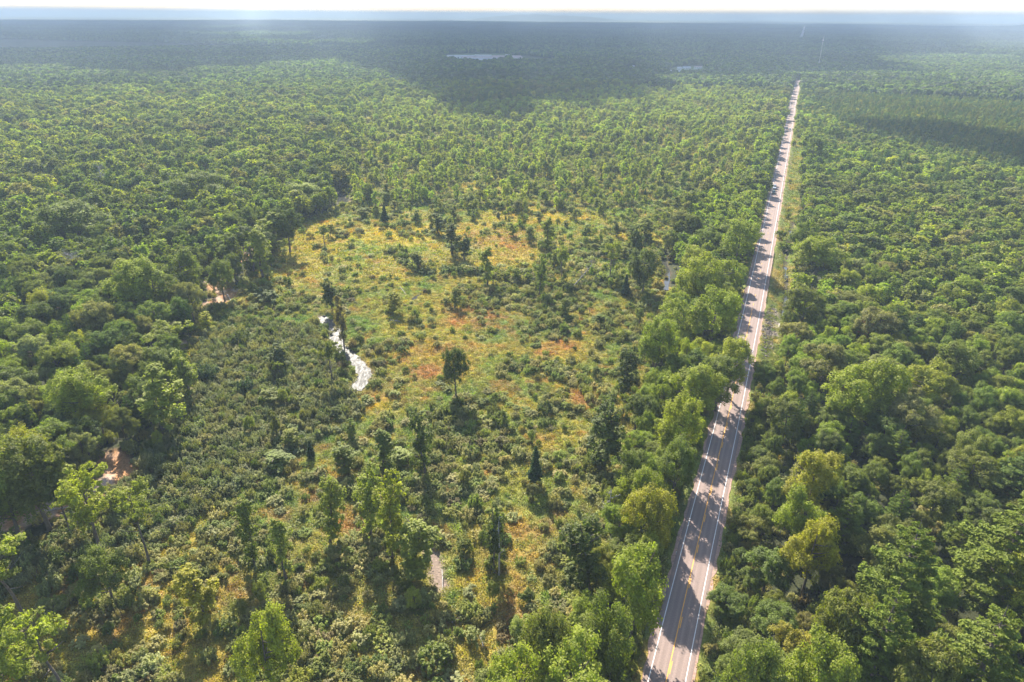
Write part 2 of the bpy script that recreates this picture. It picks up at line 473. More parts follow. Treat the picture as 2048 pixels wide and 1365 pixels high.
def terrain_z(x, y):
    s, t = st(x, y)
    z = ZM + 0.35 * (fbm(x, y, 60, 3) - 0.5)
    dw, dm, ds = stream_fields(x, y)
    z = z - 0.55 * (1 - smooth(1.0, 1.7, dw)) - 0.9 * (1 - smooth(0.6, 1.5, dm)) - 0.3 * (1 - smooth(0.7, 1.3, ds))
    dd = segdist(x, y, DITCH)
    z = z - 0.9 * (1 - smooth(0.8, 2.0, dd))
    a = smooth(5.2, 9.5, np.abs(t))
    z = -0.09 * (1 - a) + z * a
    z = z - 0.25 * (1 - smooth(4.4, 4.9, np.abs(t)))      # sunk below the pavement
    return z

# ------------------------------------------------------------------ ground cover colours (each a real colour of the plants there)
BLOBS_RUST = [(950, 635, 60, 26, 1.0), (995, 640, 35, 14, .9), (1155, 795, 40, 18, .9), (880, 740, 70, 22, .5), (1120, 690, 50, 14, .6), (610, 990, 60, 26, .7), (690, 950, 60, 22, .6),
              (770, 780, 60, 18, .6), (1090, 700, 40, 12, .5), (650, 900, 50, 20, .5), (860, 700, 60, 16, .5), (700, 1040, 40, 30, .5), (690, 1260, 50, 40, .5), (1000, 480, 90, 24, .6), (570, 930, 40, 20, .7), (480, 1170, 60, 30, .5), (100, 1280, 60, 50, .5), (1010, 1230, 60, 30, .5)]
BLOBS_LUSH = [(840, 575, 40, 14, 1), (610, 640, 90, 12, 1), (520, 640, 60, 12, .8), (905, 1180, 22, 50, 1), (880, 1150, 22, 20, .8), (790, 620, 60, 20, .4), (470, 640, 60, 20, .8), (620, 870, 60, 16, .7), (1240, 680, 24, 26, .7), (700, 760, 50, 20, .3), (590, 830, 50, 16, .7)]
BLOBS_GOLD = [(740, 810, 34, 14, 1), (720, 830, 24, 9, .9), (930, 1165, 18, 12, .9), (700, 500, 160, 40, .5), (800, 470, 140, 30, .6), (1090, 440, 120, 22, .5), (900, 720, 30, 9, .6), (870, 690, 26, 8, .5)]
def blobs(px, py, B):
    r = np.zeros(np.shape(px))
    for bx, by, rx, ry, a in B: r = np.maximum(r, a * np.exp(-((px - bx) / rx) ** 2 - ((py - by) / ry) ** 2))
    return r

def mixc(a, b, f): return a * (1 - f[..., None]) + np.asarray(b) * f[..., None]

def meadow_col(x, y):
    px, py = project(x, y)
    n1 = fbm(x, y, 22, 11); n2 = fbm(x, y, 6, 12); n3 = fbm(x, y, 40, 13)
    c = np.zeros(np.shape(x) + (3,)) + [0.235, 0.215, 0.050]
    c = mixc(c, [0.15, 0.20, 0.04], smooth(0.42, 0.62, n1))
    c = mixc(c, [0.36, 0.275, 0.045], smooth(0.48, 0.66, n3) * 0.65)
    ru = np.clip(blobs(px, py, BLOBS_RUST) * 1.3 * smooth(0.25, 0.55, n2) + smooth(0.60, 0.75, n2) * 0.6, 0, 1)
    c = mixc(c, [0.32, 0.145, 0.055], ru * 0.85)
    c = mixc(c, [0.11, 0.19, 0.03], np.clip(blobs(px, py, BLOBS_LUSH) * 1.0 * smooth(0.2, 0.5, n2), 0, 1))
    c = c * 1.12 * np.array([1.05, 1.0, 0.87])
    c = mixc(c, [0.5, 0.34, 0.015], np.clip(blobs(px, py, BLOBS_GOLD), 0, 1) * smooth(0.35, 0.6, fbm(x, y, 3.5, 19)))
    return c

def cover_col(x, y):
    px, py = project(x, y); s, t = st(x, y)
    dist = np.hypot(x, y)
    litter = np.zeros(np.shape(x) + (3,)) + [0.045, 0.05, 0.022]
    wet = inpoly(px, py, WET) & (dist < 1500)
    c = np.where(wet[..., None], meadow_col(x, y) * 0.75, litter)
    vg = (np.abs(t) < np.where((s > 245) & (s < 840), 17, 8.3)) & (s < 1700) & ((t > 0) | (t > -8.3))
    vcol = mixc(np.zeros(np.shape(x) + (3,)) + [0.15, 0.17, 0.035], [0.26, 0.20, 0.05], smooth(0.45, 0.65, fbm(x, y, 9, 31)))
    c = np.where(vg[..., None], vcol, c)
    c = np.where(clear_mask(px, py)[..., None], np.array([0.17, 0.21, 0.07]), c)
    dw, dm, ds = stream_fields(x, y)
    c = mixc(c, [0.09, 0.065, 0.04], 1 - smooth(0.9, 1.5, dw))
    sand = mixc(np.zeros(np.shape(x) + (3,)) + [0.42, 0.22, 0.10], [0.50, 0.36, 0.27], smooth(0.45, 0.6, fbm(x, y, 5, 33)))
    c = mixc(c, 0, 1 - smooth(1.2, 2.2, dm)) + sand * (1 - smooth(1.2, 2.2, dm))[..., None]
    c = mixc(c, [0.24, 0.18, 0.14], 1 - smooth(0.9, 1.4, ds))
    c = mixc(c, [0.07, 0.06, 0.035], 1 - smooth(0.8, 2.0, segdist(x, y, DITCH)))
    rp = np.hypot((s - 287) / 26, (t - 9.0) / 4.0)
    c = mixc(c, [0.16, 0.135, 0.10], (1 - smooth(0.7, 1.1, rp)) * smooth(0.35, 0.6, fbm(x, y, 5, 35)))
    # far farmland: cut fields and woodlots
    far = smooth(13800, 14600, dist + 600 * (fbm(x, y, 2500, 41) - 0.5))
    f = fbm(x, y * 2.2, 3000, 42, 3); fld = mixc(np.zeros(np.shape(x) + (3,)) + [0.07, 0.10, 0.045], [0.36, 0.38, 0.2], smooth(0.42, 0.5, f))
    c = c * (1 - far[..., None]) + fld * far[..., None]
    return c

# ------------------------------------------------------------------ terrain sheet (road-aligned rectilinear grid, out past the horizon)
def axis(dense0, dense1, step, lo, hi, extra=()):
    a = list(np.arange(dense0, dense1 + 1e-6, step)); d = step
    v = dense1
    while v < hi: d *= 1.22; v += d; a.append(v)
    v = dense0; d = step
    while v > lo: d *= 1.22; v -= d; a.append(v)
    return np.array(sorted(set([round(q, 3) for q in a] + [round(q, 3) for q in extra])))
SA = axis(60, 520, 1.8, -3000, 90000)
TA = axis(-270, -20, 1.8, -70000, 70000, np.arange(-22, 24, 0.8))
TA = TA[~((TA > -22) & (TA < 24) & (np.abs(((TA + 22) / 0.8) - np.round((TA + 22) / 0.8)) > 0.02))]
Sg, Tg = np.meshgrid(SA, TA, indexing='ij')
off = np.interp(Sg, _ss, _tt)
Xg = Sg * D2[0] + (Tg + off) * N2[0]; Yg = Sg * D2[1] + (Tg + off) * N2[1]
Zg = terrain_z(Xg, Yg)
ns, ntt = Sg.shape
idx = np.arange(ns * ntt).reshape(ns, ntt)
Qg = np.stack([idx[:-1, :-1], idx[:-1, 1:], idx[1:, 1:], idx[1:, :-1]], -1).reshape(-1, 4)[:, ::-1]
mg, n, l = mat("ground_cover")
o_ = n.new("ShaderNodeOutputMaterial"); b_ = n.new("ShaderNodeBsdfPrincipled"); b_.inputs["Roughness"].default_value = 0.95
b_.inputs["Specular IOR Level"].default_value = 0.15
a_ = n.new("ShaderNodeAttribute"); a_.attribute_name = "cover"
g_ = n.new("ShaderNodeNewGeometry"); t1 = n.new("ShaderNodeTexNoise"); t1.inputs["Scale"].default_value = 1.3; t1.inputs["Detail"].default_value = 8; t1.inputs["Roughness"].default_value = 0.7
l.new(g_.outputs["Position"], t1.inputs["Vector"])
mr = n.new("ShaderNodeMapRange"); mr.inputs[1].default_value = 0.3; mr.inputs[2].default_value = 0.7; mr.inputs[3].default_value = 0.55; mr.inputs[4].default_value = 1.45
l.new(t1.outputs[0], mr.inputs[0])
v_ = n.new("ShaderNodeVectorMath"); v_.operation = 'SCALE'; l.new(a_.outputs["Color"], v_.inputs[0]); l.new(mr.outputs[0], v_.inputs[3])
l.new(v_.outputs[0], b_.inputs["Base Color"]); l.new(b_.outputs[0], o_.inputs[0])
bm_ = n.new("ShaderNodeBump"); bm_.inputs["Strength"].default_value = 0.8; bm_.inputs["Distance"].default_value = 0.4; l.new(t1.outputs[0], bm_.inputs["Height"]); l.new(bm_.outputs[0], b_.inputs["Normal"])
me = quads_mesh("ground", np.stack([Xg, Yg, Zg], -1).reshape(-1, 3), Qg, [mg], smoothf=True)
cc = cover_col(Xg, Yg).reshape(-1, 3)
ca = me.color_attributes.new("cover", 'FLOAT_COLOR', 'POINT'); ca.data.foreach_set("color", np.c_[cc, np.ones(len(cc))].astype(np.float32).ravel())
tag(link("ground", me), "wetland and forest floor reaching to the horizon", kind="structure")

# ------------------------------------------------------------------ water sheets
def water_mat(name, col, rough, wave=0.25, scale=1.6):
    m, n, l = mat(name)
    o = n.new("ShaderNodeOutputMaterial"); b = n.new("ShaderNodeBsdfPrincipled")
    b.inputs["Base Color"].default_value = (*col, 1); b.inputs["Roughness"].default_value = rough; b.inputs["IOR"].default_value = 1.33
    g = n.new("ShaderNodeNewGeometry"); t = n.new("ShaderNodeTexNoise"); t.inputs["Scale"].default_value = scale; t.inputs["Detail"].default_value = 6
    l.new(g.outputs["Position"], t.inputs["Vector"]); bp = n.new("ShaderNodeBump"); bp.inputs["Strength"].default_value = wave; bp.inputs["Distance"].default_value = 0.15
    l.new(t.outputs[0], bp.inputs["Height"]); l.new(bp.outputs[0], b.inputs["Normal"]); l.new(b.outputs[0], o.inputs[0])
    return m
M_WAT = water_mat("creek_water", (0.05, 0.045, 0.035), 0.2, 1.0, 3.0)
_n = M_WAT.node_tree.nodes; _l = M_WAT.node_tree.links
_g = _n.new("ShaderNodeNewGeometry"); _t = _n.new("ShaderNodeTexNoise"); _t.inputs["Scale"].default_value = 0.9; _t.inputs["Detail"].default_value = 5
_mp = _n.new("ShaderNodeMapping"); _mp.inputs["Scale"].default_value = (1.6, 0.6, 1); _l.new(_g.outputs["Position"], _mp.inputs[0]); _l.new(_mp.outputs[0], _t.inputs["Vector"])
_r = _n.new("ShaderNodeMapRange"); _r.inputs[1].default_value = 0.38; _r.inputs[2].default_value = 0.62; _r.inputs[3].default_value = 0.46; _r.inputs[4].default_value = 0.7
_l.new(_t.outputs[0], _r.inputs[0]); _l.new(_r.outputs[0], [q for q in _n if q.type == 'BSDF_PRINCIPLED'][0].inputs["Roughness"])
M_WAT2 = water_mat("pool_water", (0.05, 0.05, 0.045), 0.05, 0.1)
M_MUDW = water_mat("muddy_water", (0.33, 0.18, 0.075), 0.22, 0.35)
def strip(name, pts, hw, z, m, label, kind="structure", sub=6):
    P = np.array(pts, float); out = []
    for a, b in zip(P[:-1], P[1:]):
        for q in range(sub): out.append(a + (b - a) * q / sub)
    out.append(P[-1]); P = np.array(out); n = len(P)
    P = np.stack([np.convolve(np.pad(P[:, i], 2, mode='edge'), np.ones(5) / 5, 'valid') for i in (0, 1)], 1)
    T = np.gradient(P, axis=0); T /= np.linalg.norm(T, axis=1, keepdims=True) + 1e-9; Nn = np.stack([T[:, 1], -T[:, 0]], 1)
    P[0] -= T[0] * hw * 0.6; P[-1] += T[-1] * hw * 0.6
    wv = hw * (1 + 0.15 * np.sin(np.arange(n) * 1.7)); 
    V = []; F = []
    for i in range(n):
        for k in (-1, -0.33, 0.33, 1): V.append((*(P[i] + Nn[i] * wv[i] * k), z))
    for i in range(n - 1):
        for k in range(3): F.append((i * 4 + k, i * 4 + k + 1, i * 4 + k + 5, i * 4 + k + 4))
    return tag(link(name, pymesh(name, V, F, m)), label, kind=kind)
labs = ["silver creek bend glinting in the meadow", "grey pond at the edge of the left woods", "grey pool beside the roadside maples", "rusty creek bed among the left trees", "orange muddy pool under the left trees",
        "tan sandy creek at the left edge", "drying brown puddle in the lower marsh", "small pool in bright grass", "small pool at the end of the shrub row", "small pool below tall meadow trees"]
for i, (pts, hw, kd) in enumerate(STREAMS):
    if kd in ('silt', 'sand'): continue
    strip("water", pts, hw * (1.0 if kd == 'water' else 1.3), ZM - (0.33 if kd == 'water' else 0.62), M_MUDW if kd == 'mud' else (M_WAT if i == 0 else M_WAT2), labs[i])
for i_, (a_, b2_) in enumerate(((303, 330), (352, 374), (428, 446))):
    strip("water", [tuple(float(q) for q in xy(s_, 12.6 + 1.2 * sin(s_ / 23))) for s_ in np.linspace(a_, b2_, 5)], 0.8, ZM - 0.35, M_WAT2, "water standing in the roadside ditch")

# ------------------------------------------------------------------ road
def ribbon(name, s0, s1, t0, t1, z, m, step=6.0, wob=0.0, uv=True):
    S = np.append(np.arange(s0, s1, step), s1)
    V = []; F = []; tk = np.linspace(t0, t1, 2 if abs(t1 - t0) < 2 else 9)
    for i, s in enumerate(S):
        for t in tk:
            e = wob * (vnoise(np.array(s), np.array(t * 3), 3.0, 9) - 0.5) if wob and t in (t0, t1) else 0
            x, y = xy(s, t + e); V.append((x, y, z - 0.0 * abs(t)))
    k = len(tk)
    for i in range(len(S) - 1):
        for j in range(k - 1): F.append((i * k + j, i * k + j + 1, (i + 1) * k + j + 1, (i + 1) * k + j))
    me = pymesh(name, V, F, m)
    u = me.uv_layers.new(name="st"); co = [(float(tk[v % k]), float(S[v // k])) for v in range(len(V))]
    for lp in me.loops: u.data[lp.index].uv = co[lp.vertex_index]
    return me
def asphalt():
    m, n, l = mat("asphalt")
    o = n.new("ShaderNodeOutputMaterial"); b = n.new("ShaderNodeBsdfPrincipled"); b.inputs["Roughness"].default_value = 0.85; b.inputs["Specular IOR Level"].default_value = 0.2
    uv = n.new("ShaderNodeUVMap"); uv.uv_map = "st"; sx = n.new("ShaderNodeSeparateXYZ"); l.new(uv.outputs[0], sx.inputs[0])
    # wheel paths worn paler: |t| near 0.9 and 2.6
    ab = n.new("ShaderNodeMath"); ab.operation = 'ABSOLUTE'; l.new(sx.outputs[0], ab.inputs[0])
    rm = n.new("ShaderNodeValToRGB"); e = rm.color_ramp.elements; e[0].position = 0.0; e[0].color = (.9, .9, .9, 1); e[1].position = 1.0; e[1].color = (.78, .78, .78, 1)
    for p, c in ((.12, .93), (.2, 1.04), (.30, .86), (.40, .9), (.50, 1.06), (.62, .9), (.70, .88), (.78, .95), (.86, .84)):
        q = e.new(p); q.color = (c, c, c, 1)
    dv = n.new("ShaderNodeMath"); dv.operation = 'DIVIDE'; dv.inputs[1].default_value = 4.8; l.new(ab.outputs[0], dv.inputs[0]); l.new(dv.outputs[0], rm.inputs[0])
    mp = n.new("ShaderNodeMapping"); mp.inputs["Scale"].default_value = (1.2, 0.03, 1); l.new(uv.outputs[0], mp.inputs[0])
    t = n.new("ShaderNodeTexNoise"); t.inputs["Scale"].default_value = 1.0; t.inputs["Detail"].default_value = 6; l.new(mp.outputs[0], t.inputs["Vector"])
    t2 = n.new("ShaderNodeTexNoise"); t2.inputs["Scale"].default_value = 3.0; t2.inputs["Detail"].default_value = 8; l.new(uv.outputs[0], t2.inputs["Vector"])
    ad = n.new("ShaderNodeMath"); ad.operation = 'ADD'; l.new(t.outputs[0], ad.inputs[0]); l.new(t2.outputs[0], ad.inputs[1])
    mr = n.new("ShaderNodeMapRange"); mr.inputs[1].default_value = 0.7; mr.inputs[2].default_value = 1.3; mr.inputs[3].default_value = 0.86; mr.inputs[4].default_value = 1.14; l.new(ad.outputs[0], mr.inputs[0])
    v = n.new("ShaderNodeVectorMath"); v.operation = 'SCALE'; v.inputs[0].default_value = (0.27, 0.203, 0.175); l.new(mr.outputs[0], v.inputs[3])
    v2 = n.new("ShaderNodeVectorMath"); v2.operation = 'MULTIPLY'; l.new(v.outputs[0], v2.inputs[0]); l.new(rm.outputs[0], v2.inputs[1])
    l.new(v2.outputs[0], b.inputs["Base Color"]); l.new(b.outputs[0], o.inputs[0])
    return m
M_ASP = asphalt()
M_GRAV = simple("gravel", (0.34, 0.22, 0.17), 0.95, noise=0.3, scale=2.0)
M_WHITE = simple("road_paint_white", (0.72, 0.70, 0.68), 0.6, noise=0.12, scale=1.0)
M_YEL = simple("road_paint_yellow", (0.78, 0.36, 0.04), 0.6, noise=0.15, scale=1.0)
tag(link("gravel_shoulder", ribbon("gravel_shoulder", 20, 1750, -4.95, 5.2, -0.03, M_GRAV, 1.5, wob=1.0)), "reddish gravel shoulder", kind="structure")
tag(link("road", ribbon("road", 20, 1750, -4.45, 4.5, 0.0, M_ASP)), "straight pinkish grey two-lane highway", kind="structure")
tag(link("road_far", ribbon("road_far", 4300, 11500, -11.0, 11.0, 0.3, simple("pale_pavement", (0.5, 0.46, 0.44), 0.9), 60)), "far stretch of the highway", kind="structure")
mk = MB()
def mark(s0, s1, t0, wdt, z=0.006, step=8):
    S = np.append(np.arange(s0, s1, step), s1); V = []; F = []
    for s in S:
        for t in (t0 - wdt / 2, t0 + wdt / 2):
            x, y = xy(s, t); V.append((x, y, z))
    for i in range(len(S) - 1): F.append((2 * i, 2 * i + 1, 2 * i + 3, 2 * i + 2))
    return V, F
SB = float(st(*ground(1505, 618, 0))[0])
for t in (-3.42, 3.42): mk.add(*mark(20, 1750, t, 0.17))
tag(mk.make("white_edge_lines", M_WHITE), "white edge lines of the highway", kind="structure")
my = MB(); my.add(*mark(20, SB, -0.12, 0.2))
s = 26.0
while s < 1700:
    my.add(*mark(s, s + 3.2, 0.19 if s < SB else 0.0, 0.2, step=4)); s += 12.2
tag(my.make("yellow_centre_line", M_YEL), "solid and dashed yellow centre line", kind="structure")

# ------------------------------------------------------------------ planting: candidates
PL = []     # kind, x, y, scale, zscale, tint, force
def zat(x, y): return terrain_z(np.asarray(x, float), np.asarray(y, float))
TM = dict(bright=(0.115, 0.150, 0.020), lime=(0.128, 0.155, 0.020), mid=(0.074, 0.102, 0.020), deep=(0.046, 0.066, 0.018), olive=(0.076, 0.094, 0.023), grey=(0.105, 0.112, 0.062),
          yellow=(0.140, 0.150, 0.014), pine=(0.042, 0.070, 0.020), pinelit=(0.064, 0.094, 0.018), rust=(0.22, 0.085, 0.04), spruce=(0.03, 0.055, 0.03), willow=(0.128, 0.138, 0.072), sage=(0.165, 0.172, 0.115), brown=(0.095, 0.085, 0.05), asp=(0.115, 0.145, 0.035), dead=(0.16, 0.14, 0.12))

WARM = np.array([2.12, 1.80, 0.95])
def add(kind, x, y, scale, zs, tint, force=False, name=None):
    tint = np.array(tint) * WARM
    PL.append((kind, float(x), float(y), float(scale), float(zs), tuple(float(c) for c in tint), force, name))

def grid(step, d0, d1, jit, seed, half=1.0):
    r = np.random.default_rng(seed)
    Ymax = d1; xs = np.arange(-d1 * half - 60, d1 * half + 60, step); ys = np.arange(40, Ymax, step)
    X, Y = np.meshgrid(xs, ys); X = X + np.where((np.arange(len(ys)) % 2)[:, None] > 0, step / 2, 0)
    X = X.ravel(); Y = Y.ravel()
    m = (np.abs(X) < Y * 0.86 + 45)
    X = X[m]; Y = Y[m]
    X = X + r.uniform(-jit, jit, len(X)) * step; Y = Y + r.uniform(-jit, jit, len(Y)) * step
    d = np.hypot(X, Y); m = (d >= d0) & (d < d1)
    return X[m], Y[m], r

def jitter_tint(base, r, a=0.18, hue=0.08):
    b = np.array(base) * r.uniform(1 - a, 1 + a)
    h = r.uniform(-hue, hue); return np.clip([b[0] * (1 + h), b[1], b[2] * (1 - h)], 0.004, 0.8)

# hand-placed trees: base px, top px, kind, width px, colour
HERO = [
 (912,800,697,'maple',66,'deep'),(688,690,588,'slender',24,'brown'),(662,622,556,'slender',30,'deep'),(850,950,828,'slender',42,'deep'),(772,948,868,'slender',50,'mid'),(1070,968,888,'spruce',34,'spruce'),
 (1205,935,795,'slender',62,'deep'),(1180,1200,985,'slender',74,'deep'),(660,1085,958,'slender',46,'asp'),(742,1075,935,'slender',52,'asp'),(785,1120,945,'slender',50,'lime'),(820,1160,1055,'slender',70,'asp'),
 (573,1160,1048,'slender',44,'asp'),(510,1130,1008,'slender',44,'mid'),(300,1130,985,'crowned',80,'asp'),(555,1420,1180,'maple',120,'lime'),(418,1240,1130,'slender',58,'yellow'),(228,1215,1098,'maple',86,'mid'),
 (483,690,634,'shrub',40,'deep'),(495,785,724,'shrub',34,'spruce'),(534,605,545,'shrub',56,'deep'),(528,560,468,'slender',44,'asp'),(345,725,640,'crowned',80,'asp'),(380,800,700,'slender',44,'asp'),(330,875,745,'slender',66,'asp'),
 (415,760,690,'shrub',44,'spruce'),(560,745,690,'slender',36,'deep'),(665,768,678,'crowned',54,'olive'),(1240,790,700,'slender',42,'deep'),(1250,592,546,'spruce',22,'spruce'),(1283,588,498,'maple',68,'deep'),(975,572,500,'slender',34,'asp'),
 (1080,592,514,'slender',24,'mid'),(770,445,408,'spruce',20,'spruce'),(650,492,450,'crowned',34,'mid'),(880,470,430,'slender',30,'deep'),(1095,500,440,'slender',30,'asp'),(1100,470,455,'shrub',20,'deep'),(1215,500,470,'slender',24,'asp'),
 (905,510,452,'slender',36,'deep'),(930,520,470,'slender',26,'deep'),(1220,555,478,'crowned',40,'asp'),(1125,565,490,'crowned',36,'asp'),(1290,480,440,'slender',40,'asp'),(1270,520,450,'slender',30,'deep'),
 (990,1145,1010,'slender',36,'deep'),(1000,850,800,'shrub',40,'mid'),(870,1330,1225,'shrub',70,'mid'),(1090,830,770,'shrub',36,'deep'),(925,1110,1070,'shrub',44,'olive'),(740,1000,950,'shrub',30,'deep'),
 (1262,1290,1075,'maple',140,'bright'),(1290,1120,975,'maple',116,'yellow'),(1268,1050,925,'maple',88,'bright'),(1350,950,798,'maple',108,'lime'),(1345,1010,880,'maple',90,'mid'),(1255,1010,900,'maple',80,'mid'),
 (1310,760,640,'maple',96,'bright'),(1375,850,720,'maple',120,'bright'),(1430,830,720,'maple',100,'mid'),(1450,800,690,'maple',90,'lime'),(1360,700,600,'maple',100,'bright'),(1420,700,560,'maple',110,'bright'),(1390,620,500,'maple',100,'lime'),(1440,600,520,'maple',90,'bright'),
 (1385,570,500,'maple',70,'lime'),(1470,540,430,'maple',90,'bright'),(1480,500,440,'maple',80,'bright'),(1410,520,455,'oak',70,'mid'),
 (1605,1050,905,'maple',120,'yellow'),(1600,1200,1035,'maple',106,'yellow'),(1585,1120,975,'maple',96,'bright'),(1800,900,790,'oak',96,'grey'),(1635,790,685,'oak',96,'grey'),(1745,700,610,'oak',90,'grey'),(1700,640,590,'maple',90,'olive'),(1600,660,570,'oak',80,'olive'),
 (1775,700,605,'pine',80,'pine'),(1820,690,625,'pine',70,'pine'),(1722,690,632,'slender',26,'rust'),(1740,860,720,'maple',110,'bright'),(1830,820,730,'maple',120,'lime'),(1680,860,740,'maple',120,'bright'),(1560,900,800,'maple',80,'olive'),(1900,770,680,'maple',90,'mid'),
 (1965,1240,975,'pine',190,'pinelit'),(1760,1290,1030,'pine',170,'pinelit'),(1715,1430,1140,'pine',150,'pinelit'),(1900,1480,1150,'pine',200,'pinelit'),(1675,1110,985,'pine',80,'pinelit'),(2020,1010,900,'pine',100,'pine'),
 (1660,1380,1120,'oak',130,'olive'),(1810,1500,1230,'oak',150,'olive'),(1600,1480,1270,'maple',130,'bright'),(1480,1500,1290,'maple',120,'mid'),(2030,1300,1120,'maple',130,'lime'),(1925,1000,900,'oak',90,'olive'),(1850,1060,960,'oak',100,'olive'),
 (1140,1500,1230,'maple',190,'bright'),(1020,1520,1290,'maple',150,'bright'),(1180,1620,1330,'maple',170,'lime'),(1210,1400,1200,'maple',110,'mid'),(1090,1420,1215,'maple',110,'olive'),
 (205,1110,905,'crowned',96,'lime'),(145,1075,930,'crowned',66,'deep'),(170,1060,880,'crowned',84,'olive'),(190,1085,930,'slender',50,'asp'),(100,1060,870,'maple',130,'olive'),(40,1080,880,'maple',110,'mid'),
 (85,1010,860,'maple',90,'yellow'),(210,880,790,'maple',70,'yellow'),(190,870,745,'maple',110,'bright'),(30,1440,1210,'maple',120,'bright'),(150,1420,1210,'crowned',100,'asp'),(60,1250,1060,'crowned',110,'asp'),
 (505,545,455,'crowned',76,'deep'),(580,505,410,'oak',76,'deep'),(465,545,470,'crowned',60,'mid'),(540,510,430,'slender',50,'asp'),(450,600,520,'maple',64,'mid'),(390,650,560,'oak',60,'grey'),(375,610,500,'maple',90,'mid'),(285,640,525,'maple',110,'bright'),(320,640,540,'maple',90,'mid'),
 (210,380,332,'dead',56,'dead'),(150,560,500,'dead',90,'dead'),(610,420,370,'maple',90,'bright'),(405,420,330,'oak',110,'mid'),(160,500,410,'maple',130,'mid'),(640,275,228,'oak',60,'deep'),
 (1620,330,270,'oak',50,'mid'),(1600,520,440,'maple',60,'mid'),(1630,560,480,'maple',110,'bright'),(1570,500,440,'shrub',30,'mid'),(1560,480,455,'shrub',24,'mid'),
]
taken = []
r0 = np.random.default_rng(3)
for bx, by, ty, kd, wpx, tn in HERO:
    p = ground(bx, by); hh = top_height(p[0], p[1], ty)
    dist = sqrt(p[0] ** 2 + p[1] ** 2 + (HC - hh * 0.6) ** 2); wm = wpx * (dist * 0.92) / FPX
    base = {'maple': (14, 4.6), 'oak': (14, 5.4), 'slender': (13, 2.1), 'crowned': (14, 3.4), 'pine': (18, 5.4), 'spruce': (10, 2.0), 'shrub': (2.6, 1.7), 'dead': (12, 4)}[kd]
    S = wm / 2 / base[1] / 1.08 * (1.4 if kd == 'slender' else 1.12); Zs = min(max(hh / base[0], 0.15), 1.9)
    add(kd, p[0], p[1], S, Zs, jitter_tint(TM[tn], r0, 0.06, 0.03), True)
    taken.append((p[0], p[1], wm * 0.42, kd))
TK = np.array([(a, b, c) for a, b, c, k_ in taken if k_ != 'dead'])

def free(X, Y, f=1.0):
    m = np.ones(len(X), bool)
    for a, b, c in TK: m &= np.hypot(X - a, Y - b) > c * f
    return m

